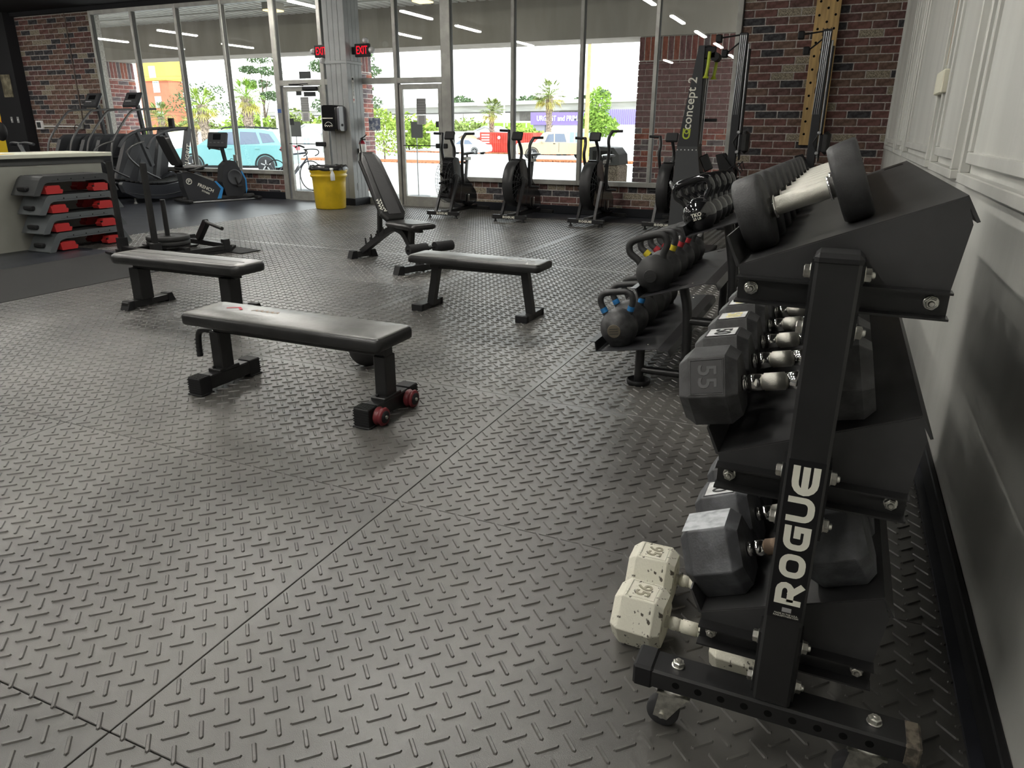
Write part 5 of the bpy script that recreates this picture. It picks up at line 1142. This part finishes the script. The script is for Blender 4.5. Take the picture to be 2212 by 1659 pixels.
for s in (-1,1):
    sp = q('side_cover', MB().prism(pod, s*.36-.05, s*.36+.05, 'x'), mat('treadmill cover', (.022,.024,.03), rough=.4, spec=.5), bevel=.03)
    obj('groove', MB().tube([(s*.36+s*.052,.1+.2*i,.215-.09*math.sin(i*.42)) for i in range(9)], .006, 6), m_hr, sp); q('foot', MB().lathe([(.04,0),(.04,.015),(.02,.03),(.015,.12)], 12, T(s*.33,.3,0)), m_hr); q('foot', MB().lathe([(.04,0),(.04,.015),(.02,.03),(.015,.12)], 12, T(s*.33,1.6,0)), m_hr)
    fp = q('front_post', MB().tube([(s*.36,1.42,.38),(s*.37,1.72,1.33)], .065, 4), mat('treadmill post', (.05,.052,.056), rough=.5)); q('handrail', MB().tube(smooth_path([(s*.37,1.72,1.33),(s*.37,1.2,1.30),(s*.37,.85,1.16),(s*.37,.70,.98)],2), .03, 10), m_sc2); q('rail_brace', MB().tube([(s*.37,1.15,1.26),(s*.36,1.38,.62)], .05, 4), m_sc2)
    q('hand_loop', MB().tube(smooth_path([(s*.40,.62,1.10),(s*.42,.30,1.02),(s*.42,.16,.88),(s*.42,.50,.58),(s*.42,.85,.42)],2), .018, 10), m_hr)
for k in range(18): q('belt_slat', MB().box((-.30,.08+k*.1,.345+.0028*(k-9)**2*.5-.02),(.30,.172+k*.1,.365+.0028*(k-9)**2*.5-.02)), m_blackm)
q('cross_tube', MB().tube([(-.37,1.70,1.33),(.37,1.70,1.33)], .03, 10), m_sc2); c = q('console', MB().rbox((-.07,1.64,1.34),(.07,1.70,1.52),.015), m_sc); obj('screen', MB().box((-.05,1.638,1.37),(.05,1.641,1.50)), m_gl, c)
text('TRUGRIT', .13, 'post_lettering', m_logo, tm, axes((.4365,1.545,.78),(0,.302,.953),(0,-.953,.302),(1,0,0)), .0006, .0008)
rb = thing('recumbent_bike', 'black recumbent bike with blue trim before the left windows', 'exercise bike', (-11.30,10.20,0), math.atan2(1.3,.47)-PI/2)   # local y runs to the front
q = lambda n, mb, m=m_sc, **k: obj(n, mb, m, rb, **k)
q('rear_stabilizer', MB().rbox((-.33,-.05,.02),(.33,.05,.075),.015), m_blackm); q('front_stabilizer', MB().rbox((-.30,1.34,.02),(.30,1.44,.075),.015), m_blackm); q('rail', MB().rbox((-.05,0,.05),(.05,1.4,.11),.008), m_hr)
q('floor_rail', MB().rbox((.10,.02,.01),(.16,1.42,.03),.004), m_silv)
ls = q('lower_shroud', MB().prism([(.06,.06),(.0,.30),(-.02,.56),(.16,.56),(.62,.36),(.72,.24),(.66,.06)], -.10, .12, 'x'), m_sc, bevel=.02)
obj('blue_trim', MB().prism([(.60,.06),(.68,.06),(.745,.25),(.62,.385),(.58,.385),(.69,.24)], .1205, .123, 'x'), mat('blue trim', (.03,.22,.50), rough=.4), ls)
M = axes((.1215,.10,.40),(0,1,0),(0,0,1),(1,0,0)); rg = MB(); rg.stroke(arc(0,0,.05,0,360,20)[:-1], .012, .0008, True, M); rg.stroke([(-.015,-.03),(-.015,.025),(.02,.025),(.02,0),(-.015,0)], .01, .0008, False, M); obj('round_logo', rg, m_logo, ls)
text('FRENCH', .085, 'side_lettering', m_logo, ls, axes((.1215,.40,.27),(0,.90,-.43),(0,.43,.90),(1,0,0)), .0006, .001); text('FITNESS', .045, 'side_lettering', m_logo, ls, axes((.1215,.39,.19),(0,.90,-.43),(0,.43,.90),(1,0,0)), .0006, .0005)
q('seat_rail', MB().tube([(0,.05,.58),(0,.62,.40)], .03, 4), m_silv); q('seat', MB().rbox((-.21,-.02,.60),(.21,.40,.68),.03), m_vin)
bk_ = MB().loft([[(x, -.06-.22*(z/.55)+d, .68+z) for x, z in rrect(-.21,0,.21,.52,.08,4)] for d in (0,.075)]); q('backrest', bk_, m_vin, bevel=.015)
for s in (-1,1): q('side_handle', MB().tube(smooth_path([(s*.1,.1,.60),(s*.28,.12,.60),(s*.29,.30,.66),(s*.29,.42,.70)],2), .016, 8), m_hr)
q('upright_mast', MB().tube([(0,.92,.62),(0,.86,1.02)], .04, 4), m_sc); TR = T(0,.80,1.12,rx=-.35,rz=.6); cn = q('console', MB().rbox((-.20,-.03,-.15),(.20,.03,.15),.02, TR), m_sc); obj('screen', MB().rbox((-.08,-.035,.0),(.08,-.029,.11),.003, TR), m_gl, cn)
for k in range(4): obj('button', MB().rbox((-.14+k*.08,-.035,-.07),(-.10+k*.08,-.029,-.045),.003, TR), m_hr, cn)
q('console_handle', MB().tube(smooth_path([(-.22,.72,.96),(-.1,.66,.98),(.1,.66,.98),(.22,.72,.96)],1), .016, 8), m_blackm)
fw_ = q('flywheel_housing', MB().prism([(.80,.10),(.74,.36),(.80,.66),(.92,.76),(1.05,.74),(1.22,.40),(1.22,.20),(1.12,.08)], -.11, .11, 'x'), m_sc, bevel=.03, seg=3)
obj('crank_disc', MB().lathe([(.02,0),(.14,0),(.15,.012),(.13,.02),(.12,.012),(.02,.016)], 30, T(.11,1.0,.44,ry=PI/2)), m_sc2, fw_); obj('blue_trim', MB().prism([(1.20,.12),(1.235,.20),(1.235,.40),(1.16,.56),(1.14,.54),(1.21,.38)], .1105, .113, 'x'), MATS['blue trim'], fw_)
for s in (-1,1): cr = q('crank', MB().tube([(s*.14,1.0,.44),(s*.15,1.04,.44-s*.15)], .016, 8), m_blackm); obj('pedal', MB().rbox((s*.15-.0+(0 if s > 0 else -.1),.98,.42-s*.15),(s*.15+(.1 if s > 0 else 0),1.09,.45-s*.15),.006), m_blackm, cr)
# ================================================================== things on and around the column
m_red2 = emis('exit sign red', (1.0,.006,.02), 1.6)
def exit_sign(lab, x, y, z, side, heads):
    t = thing('exit_sign', lab, 'exit sign', (x,y,z), 0, 'exit signs on the column'); q = lambda n, mb, m=m_blackm, **k: obj(n, mb, m, t, **k)
    q('case', MB().rbox((-.15,-.03,-.105),(.15,.03,.105),.008)); q('mount', MB().rbox((-.22 if side < 0 else .15,-.02,-.06),(-.15 if side < 0 else .22,.02,.06),.005))
    text('EXIT', .185, 'exit_letters', m_red2, t, face_my(0,-.031,-.003), .001, .0, sx=.62)
    for hx, hz in heads:
        a = q('lamp_arm', MB().cyl((hx*.6,0,hz*.6),(hx,0,hz),.018,8)); obj('lamp_head', MB().lathe([(.02,.04),(.045,.02),(.055,-.03),(.05,-.036)], 18, T(hx,-.02,hz,rx=PI/2)), mat('lamp lens', (.5,.5,.5), rough=.2), a)
exit_sign('red EXIT sign on the right side of the column', -7.985, 11.5, 2.625, -1, ((.07,.15),(.19,.0)))
exit_sign('red EXIT sign half hidden by the left edge of the column', -8.87, 11.52, 2.64, 1, ((-.19,-.0),(0,-.15)))
dp = thing('towel_dispenser', 'glossy black paper towel dispenser on the column', 'towel dispenser', (-8.47,11.29,1.5)); q = lambda n, mb, m=m_gl, **k: obj(n, mb, m, dp, world=True, **k)
q('cover', MB().loft([[(x, y, z) for x, z in rrect(-8.68+i,1.30,-8.30-i,1.73,.05,4)] for i, y in ((0,11.29),(.0,11.14),(.02,11.09),(.05,11.07))]), m_gl); q('grey_side', MB().loft([[(-8.30+d, y, z) for y, z in rrect(11.08,1.30,11.285,1.71,.05,4)] for d in (-.01,.035)]), mat('dispenser grey', (.10,.10,.11), rough=.2), bevel=.01)
q('slot_line', MB().box((-8.62,11.066,1.505),(-8.40,11.071,1.52)), m_logo); q('lock', MB().cyl((-8.264,11.15,1.40),(-8.255,11.15,1.40),.022,14), m_blackm)
wv = MB(); M = face_my(-8.50,11.069,1.37)
for k in range(3): wv.stroke(arc(-.05+.05*k,0,.022,0,180,6), .008, .0008, False, M)
wv.stroke(arc(0,-.01,.09,15,165,10), .006, .0008, False, M); q('white_mark', wv, m_logo)
fe = thing('fire_extinguisher', 'red fire extinguisher on the column side', 'fire extinguisher', (-8.11,11.49,.8)); q = lambda n, mb, m=m_blackm, **k: obj(n, mb, m, fe, world=True, **k)
q('cylinder', MB().lathe([(.001,0),(.055,.0),(.062,.015),(.062,.32),(.045,.355),(.022,.37),(.02,.38)], 22, T(-8.105,11.49,.77)), mat('extinguisher red', (.30,.015,.03), rough=.3)); q('label', MB().lathe([(.0628,.15),(.0628,.31)], 22, T(-8.105,11.49,.77), cap=False), m_white)
q('valve', MB().cyl((-8.105,11.49,1.13),(-8.105,11.49,1.18),.022,12)); q('lever', MB().tube([(-8.10,11.44,1.17),(-8.08,11.52,1.20),(-8.05,11.56,1.24)], .010, 6)); q('lever', MB().tube([(-8.10,11.44,1.15),(-8.07,11.55,1.16)], .010, 6)); q('hose', MB().tube(smooth_path([(-8.10,11.45,1.15),(-8.08,11.38,1.12),(-8.06,11.38,.95),(-8.07,11.40,.85)],2), .011, 8)); q('wall_bracket', MB().box((-8.195,11.46,.9),(-8.16,11.52,1.0)))
fx = thing('extinguisher_sign', 'narrow vertical fire extinguisher arrow sign on the column', 'sign', (-8.19,11.44,2.0)); obj('plate', MB().box((-8.198,11.415,1.78),(-8.1945,11.475,2.20)), mat('sign ivory', (.55,.54,.50), rough=.5), fx, world=True)
obj('border', MB().box((-8.1945,11.422,2.15),(-8.1935,11.468,2.19)), m_blackm, fx, world=True); ar = MB().prism([(11.425,1.84),(11.465,1.84),(11.445,1.79)], -8.1945, -8.193, 'x'); obj('red_arrow', ar, mat('sign red', (.35,.03,.03), rough=.5), fx, world=True)
text('EXTINGUISHER', .034, 'sign_letters', m_blackm, fx, axes((-8.1942,11.445,2.0),(0,0,-1),(0,1,0),(1,0,0)), .0005, .0006, world=True)
ou = thing('power_outlet', 'white power outlet low on the column', 'outlet', (-8.195,11.44,.33)); obj('plate', MB().rbox((-8.199,11.40,.27),(-8.19,11.475,.40),.003), m_col, ou, world=True); obj('socket', MB().box((-8.19,11.42,.29),(-8.1885,11.455,.38)), mat('outlet face', (.3,.3,.3), rough=.5), ou, world=True)
# yellow bin with bag and a spray bottle hung on its rim
yb = thing('trash_barrel', 'yellow plastic trash barrel with black liner', 'trash barrel', (-8.31,10.72,0)); m_yel = mat('yellow plastic', (.62,.42,.012), rough=.35, spec=.5, var=.08, scale=6)
obj('barrel', MB().lathe([(.001,.004),(.25,.004),(.262,.02),(.285,.45),(.29,.53),(.315,.55),(.32,.58),(.30,.60),(.32,.62),(.33,.69),(.315,.70),(.30,.68)], 40), m_yel, yb)
rnd = random.Random(2); bgp = [[((.325+rnd.uniform(-.012,.012)+dr)*math.cos(2*PI*j/36), (.325+dr+rnd.uniform(-.012,.012))*math.sin(2*PI*j/36), z+rnd.uniform(-.012,.012)) for j in range(36)] for dr, z in ((.012,.665),(.02,.70),(-.01,.735),(-.05,.70),(-.08,.55))]
obj('bag_liner', MB().loft(bgp, cap=False), mat('bin liner', (.012,.012,.013), rough=.25), yb)
sy = thing('spray_bottle', 'white spray bottle hung on the yellow barrel rim', 'bottle', (-8.03,10.47,.45)); m_cl = mat('milky plastic', (.62,.64,.64), rough=.35)
obj('bottle', MB().lathe([(.001,.0),(.036,0),(.038,.01),(.037,.10),(.02,.145),(.013,.16),(.013,.175)], 18, T(-8.03,10.46,.50)), m_cl, sy, world=True); obj('trigger_head', MB().rbox((-8.075,10.445,.675),(-8.01,10.475,.705),.006), m_white, sy, world=True); obj('trigger', MB().tube([(-8.06,10.46,.68),(-8.07,10.46,.64)], .006, 6), m_white, sy, world=True)
# ------------------------------------------------------------------ notices and stickers on the glass
m_pap = mat('paper grey back', (.30,.30,.30), rough=.8); m_papw = mat('paper white', (.6,.6,.6), rough=.8); m_stk = mat('dark sticker back', (.03,.033,.035), rough=.6)
def notice(name, lab, x0, x1, z0, z1, m, lines=0, cat='notice', yy=YW-.002):
    t = thing(name, lab, cat, ((x0+x1)/2,yy,z0)); obj('sheet', MB().box((x0,yy-.0015,z0),(x1,yy,z1)), m, t, world=True); h = (z1-z0)/(lines+1) if lines else 0
    for k in range(lines): obj('text_line', MB().box((x0+(x1-x0)*.18,yy-.0024,z0+h*(k+.8)),(x1-(x1-x0)*.18,yy-.0015,z0+h*(k+.8)+h*.4)), m_stk, t, world=True)
    return t
def hours(lab, lab2, x0, x1, z0, zm, z1):
    t = notice('hours_sign', lab, x0, x1, zm, z1, m_pap); 
    for k in range(6): obj('row', MB().box((x0+.01,YW-.0042,zm+.02+k*.042),(x1-.01,YW-.0035,zm+.034+k*.042)), mat('paper mid grey', (.2,.2,.2), rough=.8), t, world=True)
    notice('paper_notice', lab2, x0, x1, z0, zm-.004, m_papw, 6)
hours('grey opening hours sheet on the left door', 'white printed notice under the hours sheet on the left door', -9.67, -9.48, 1.47, 1.635, 1.90)
hours('grey opening hours sheet on the right door', 'white printed notice under the hours sheet on the right door', -7.12, -6.93, 1.42, 1.58, 1.85)
notice('window_poster', 'blue grey photo poster on the glass beside the column', -8.15, -7.90, 1.31, 1.53, mat('poster print', (.14,.17,.26), rough=.6, col2=(.62,.64,.66), scale=22, lo=.42, hi=.62), 0, 'poster')
for lab, x0, x1, z0, z1 in (('dark sticker back on the transom above the left door',-9.65,-9.38,2.22,2.345),('small dark sticker at the top of the left door glass',-9.76,-9.63,1.93,2.0),('wide dark sticker beside the small one on the left door',-9.58,-9.30,1.91,1.99),('dark sticker at the left door edge',-9.97,-9.87,1.40,1.52),('grey sticker at the right edge of the right door',-6.74,-6.675,1.37,1.47)):
    notice('sticker', lab, x0, x1, z0, z1, m_stk, 0, 'sticker')
tag(obj('blue_sticker', MB().rbox((-10.20,YW-.058,1.62),(-10.11,YW-.0555,1.69),.001), mat('blue sticker', (.04,.10,.32), rough=.5)), 'blue sticker on the left door frame', 'sticker')
cb = thing('cable_box', 'small grey cable box on the window frame by the recumbent bike', 'junction box', (-11.37,11.72,.77)); obj('box', MB().rbox((-11.42,11.70,.71),(-11.33,11.742,.83),.005), m_alu, cb, world=True); obj('cable', MB().tube(smooth_path([(-11.42,11.715,.74),(-11.50,11.70,.76),(-11.54,11.70,.66),(-11.56,11.72,.5)],2), .006, 6), m_blackm, cb, world=True)
# ------------------------------------------------------------------ left wall fittings
pq = thing('wall_plaque', 'faded tan picture on the black wall', 'picture', (-17.75,11.54,2.2)); obj('panel', MB().rbox((-17.93,11.53,1.98),(-17.62,11.549,2.46),.003), mat('faded picture', (.10,.085,.05), rough=.7, col2=(.28,.25,.17), scale=7, lo=.4, hi=.65), pq, world=True)
for x, lab in ((-17.86,'left white switch plate on the black wall'),(-17.64,'right white switch plate on the black wall')):
    s_ = thing('light_switch', lab, 'switch', (x,11.545,1.5), 0, 'switch plates on the black wall'); obj('plate', MB().rbox((x-.035,11.54,1.43),(x+.035,11.549,1.56),.003), mat('switch plate', (.28,.28,.28), rough=.5), s_, world=True); obj('toggle', MB().box((x-.008,11.533,1.48),(x+.008,11.54,1.51)), m_white, s_, world=True)
th = thing('thermostat_cover', 'white framed thermostat on the brown brick wall', 'thermostat', (-17.23,11.78,1.38)); fr_ = MB().rbox((-17.34,11.74,1.29),(-17.13,11.788,1.48),.005); obj('frame', fr_, m_white, th, world=True); obj('display', MB().box((-17.30,11.737,1.325),(-17.17,11.7405,1.445)), m_stk, th, world=True)
rc = thing('cable_raceway', 'white cable raceway on the brown brick wall', 'conduit', (-16.5,11.77,1.36)); obj('channel', MB().rbox((-17.13,11.765,1.345),(-15.9,11.788,1.375),.003), m_white, rc, world=True); obj('outlet_box', MB().rbox((-15.90,11.74,1.30),(-15.78,11.788,1.42),.005), m_alu, rc, world=True); obj('plug_cord', MB().tube(smooth_path([(-15.84,11.73,1.36),(-15.95,11.70,1.40),(-16.0,11.70,1.28),(-15.92,11.72,1.18)],2), .008, 6), m_blackm, rc, world=True)
tag(obj('conduit_pipe', MB().tube([(-15.78,11.78,1.42),(-15.78,11.78,3.63)], .012, 8), mat('painted conduit', (.14,.10,.085), rough=.6)), 'thin vertical conduit on the brown brick wall', 'conduit')
bn = thing('banner', 'yellow banner with red lettering in the far left window', 'banner', (-18.6,11.72,1.0)); cl_ = [[(-19.55+.13*i, 11.72+.012*math.sin(i*1.7+z*3), z) for i in range(10)] for z in (.58,.8,1.05,1.3,1.55,1.75,1.90)]
vs = [p for r in cl_ for p in r]; obj('cloth', MB().add(vs+[(x,y+.002,z) for x,y,z in vs], [(r*10+i, r*10+i+1, (r+1)*10+i+1, (r+1)*10+i) for r in range(6) for i in range(9)]+[(70+r*10+i, 70+(r+1)*10+i, 70+(r+1)*10+i+1, 70+r*10+i+1) for r in range(6) for i in range(9)], True), mat('yellow banner cloth', (.80,.55,.02), rough=.7), bn, world=True, norm=False)
text('NOW', .62, 'banner_letters', mat('banner red', (.62,.03,.02), rough=.7), bn, face_my(-18.93,11.70,1.37), .001, .02, world=True, sx=.62)
# right wall: white box with wires running down the groove
wb = thing('wall_box', 'small white box fixed on the right wall panelling', 'junction box', (.44,5.15,1.6)); obj('cover', MB().rbox((4.93,1.545,.0),(5.30,1.67,.055),.006, WM), mat('ivory box', (.62,.60,.48), rough=.5), wb, world=True)
wr_ = thing('wall_wires', 'thin coloured wires hanging above the white wall box', 'cable', (.44,5.1,2.0))
for k, c in enumerate(((.35,.12,.05),(.25,.2,.15),(.5,.45,.35))): obj('wire', MB().tube([WM @ Vector((5.06+.02*k+.01*math.sin(j*1.3+k),1.70+.3*j,.03)) for j in range(6)], .004, 5), mat('wire %d' % k, c, rough=.5), wr_, world=True)
lb_ = thing('brand_sticker', 'small dark sticker on the far corner of the rack top tray', 'sticker', (.17,3.0,1.23)); obj('film', MB().box((-.03,-.045,0),(.03,.045,.0006), T(.145,2.98,1.2235,ry=-TA)), m_decal, lb_, world=True)

# ------------------------------------------------------------------ spin bike and clutter behind the counter
sb_ = thing('spin_bike', 'black spin bike behind the left end of the counter', 'exercise bike', (-12.5,7.9,0)); q = lambda n, mb, m=m_sc, **k: obj(n, mb, m, sb_, world=True, **k)
q('base', MB().rbox((-12.9,7.55,.02),(-12.3,7.65,.08),.01)); q('base', MB().rbox((-12.9,8.5,.02),(-12.3,8.6,.08),.01)); q('frame', MB().tube([(-12.6,7.6,.08),(-12.6,8.0,.6),(-12.6,8.5,.08)], .045, 4)); q('flywheel', MB().lathe([(.02,-.03),(.24,-.03),(.25,0),(.24,.03),(.02,.03)], 28, T(-12.6,8.35,.36,ry=PI/2)))
q('handlebar_post', MB().tube([(-12.6,8.25,.5),(-12.5,8.15,1.05)], .03, 4)); 
for s in (-1,1): q('handlebar', MB().tube(smooth_path([(-12.52,8.1,1.06),(-12.52+s*.12,8.05,1.08),(-12.30+s*.16,8.0,1.10),(-12.05+s*.16,7.95,1.08)],2), .022, 8))
q('seat_post', MB().tube([(-12.62,7.7,.5),(-12.66,7.62,1.02)], .028, 4)); q('saddle', MB().sphere((-12.68,7.62,1.08),(.10,.14,.05),14,8), m_vin); q('tablet', MB().lathe([(.001,-.02),(.14,-.02),(.15,0),(.14,.02),(.001,.02)], 26, T(-12.72,8.0,1.27,rx=PI/2)), m_blackm); q('silver_strut', MB().tube([(-12.25,7.95,1.08),(-12.0,7.9,.8)], .03, 4), m_silv)
bg_ = thing('plastic_bag', 'crumpled clear plastic bag on the counter', 'bag', (-8.75,5.28,1.052)); rnd = random.Random(9)
rg_ = [[(-8.78+(r+rnd.uniform(-.02,.02))*math.cos(2*PI*j/14), 5.28+(r*.7+rnd.uniform(-.02,.02))*math.sin(2*PI*j/14), 1.054+z) for j in range(14)] for r, z in ((.09,0),(.11,.03),(.09,.075),(.05,.11),(.015,.13))]; obj('bag', MB().loft(rg_, smooth=False), mat('crinkled plastic', (.55,.60,.65), rough=.2, spec=.6), bg_, world=True)
tag(obj('paper_flyer', MB().box((-.11,-.15,0),(.11,.15,.002), T(-8.62,5.30,1.0525,rz=.1)), mat('yellow flyer', (.70,.45,.05), rough=.7)), 'yellow flyer on the counter edge', 'flyer')
# ================================================================== small things outside
bc = thing('bicycle', 'road bicycle leaning outside the left door', 'bicycle', (-12.0,14.3,-.06)); q = lambda n, mb, m, **k: obj(n, mb, m, bc, **k); m_bf = mat('bike frame grey', (.22,.24,.32), rough=.3, metal=.3)
for x in (-.62,.42):
    wh_ = q('wheel', MB().tube([(x+.335*math.cos(2*PI*j/36), 0, .345+.335*math.sin(2*PI*j/36)) for j in range(36)], .012, 8, closed=True), m_tyre); sp2 = MB()
    for j in range(14): sp2.tube([(x,0,.345),(x+.33*math.cos(2*PI*j/14),0,.345+.33*math.sin(2*PI*j/14))], .0018, 4)
    obj('spokes', sp2, m_silv, wh_); obj('hub', MB().cyl((x,-.04,.345),(x,.04,.345),.018,10), m_silv, wh_)
q('frame', MB().tube([(-.18,0,.28),(-.30,0,.80),(.30,0,.86),(.33,0,.74),(-.18,0,.28)], .018, 8), m_bf); q('chain_stay', MB().tube([(-.18,0,.28),(-.62,0,.345),(-.27,0,.70)], .011, 6), m_bf); q('front_fork', MB().tube([(.32,0,.78),(.42,0,.345)], .014, 8), m_bf)
q('saddle', MB().sphere((-.34,0,.92),(.14,.06,.03),12,8), m_blackm); q('seat_post', MB().cyl((-.30,0,.78),(-.33,0,.92),.013,8), m_blackm); q('stem', MB().tube([(.30,0,.84),(.29,0,.92),(.38,0,.94)], .014, 8), m_blackm)
for s in (-1,1): q('drop_bar', MB().tube(smooth_path([(.38,0,.94),(.38,s*.19,.94),(.50,s*.21,.93),(.52,s*.21,.84),(.40,s*.21,.79)],2), .012, 8), m_blackm)
q('aero_bars', MB().tube(smooth_path([(.30,-.04,.98),(.15,-.04,1.03),(.05,-.05,.98)],2), .02, 8), m_blackm); q('chainring', MB().lathe([(.04,-.004),(.09,-.004),(.09,.004),(.04,.004)], 24, T(-.18,0,.28,rx=PI/2)), m_blackm); q('crank', MB().tube([(-.18,-.03,.28),(-.10,-.03,.14)], .012, 6), m_blackm); q('pedal', MB().rbox((-.16,-.10,.12),(-.05,-.03,.15),.005), m_blackm); q('water_bottle', MB().cyl((-.05,0,.42),(.06,0,.55),.034,12), mat('grey bottle', (.3,.3,.32), rough=.5))
ss = thing('sign_stand', 'grey sign stand on a round base outside the right door', 'sign stand', (-8.05,13.3,-.06)); obj('base', MB().lathe([(.001,0),(.24,0),(.25,.02),(.24,.09),(.20,.10),(.001,.10)], 30), mat('stand base grey', (.25,.26,.27), rough=.7), ss); obj('pole', MB().cyl((0,0,.1),(0,0,1.5),.010,10), m_silv, ss); obj('panel', MB().rbox((-.12,-.012,1.23),(.15,.0,1.54),.004), mat('sign back grey', (.22,.22,.23), rough=.6), ss)
ss2 = thing('sign_stand', 'grey sign stand on a pole outside the left door', 'sign stand', (-11.1,13.3,-.06)); obj('base', MB().lathe([(.001,0),(.24,0),(.25,.02),(.24,.09),(.20,.10),(.001,.10)], 30), MATS['stand base grey'], ss2); obj('pole', MB().cyl((0,0,.1),(0,0,1.5),.010,10), m_silv, ss2); obj('panel', MB().rbox((-.16,-.012,1.23),(.15,.0,1.54),.004), MATS['sign back grey'], ss2)
ob = thing('litter_bin', 'outdoor litter bin with pebbled base and black hood', 'litter bin', (-4.08,13.55,-.06)); m_peb = mat('exposed aggregate', (.12,.09,.07), rough=.95, col2=(.36,.30,.24), scale=60, lo=.4, hi=.6, bump=.4, bscale=90)
obj('base', MB().rbox((-.29,-.29,0),(.29,.29,.80),.03), m_peb, ob); hb = MB().prism([(-.29,.80),(.29,.80),(.27,.98),(.17,1.10),(-.17,1.12),(-.29,1.10)], -.29, .29, 'y'); obj('hood', hb, mat('bin hood grey', (.05,.052,.055), rough=.55), ob, bevel=.02); obj('opening', MB().box((-.22,-.296,.86),(.15,-.29,1.04)), m_gap, ob)
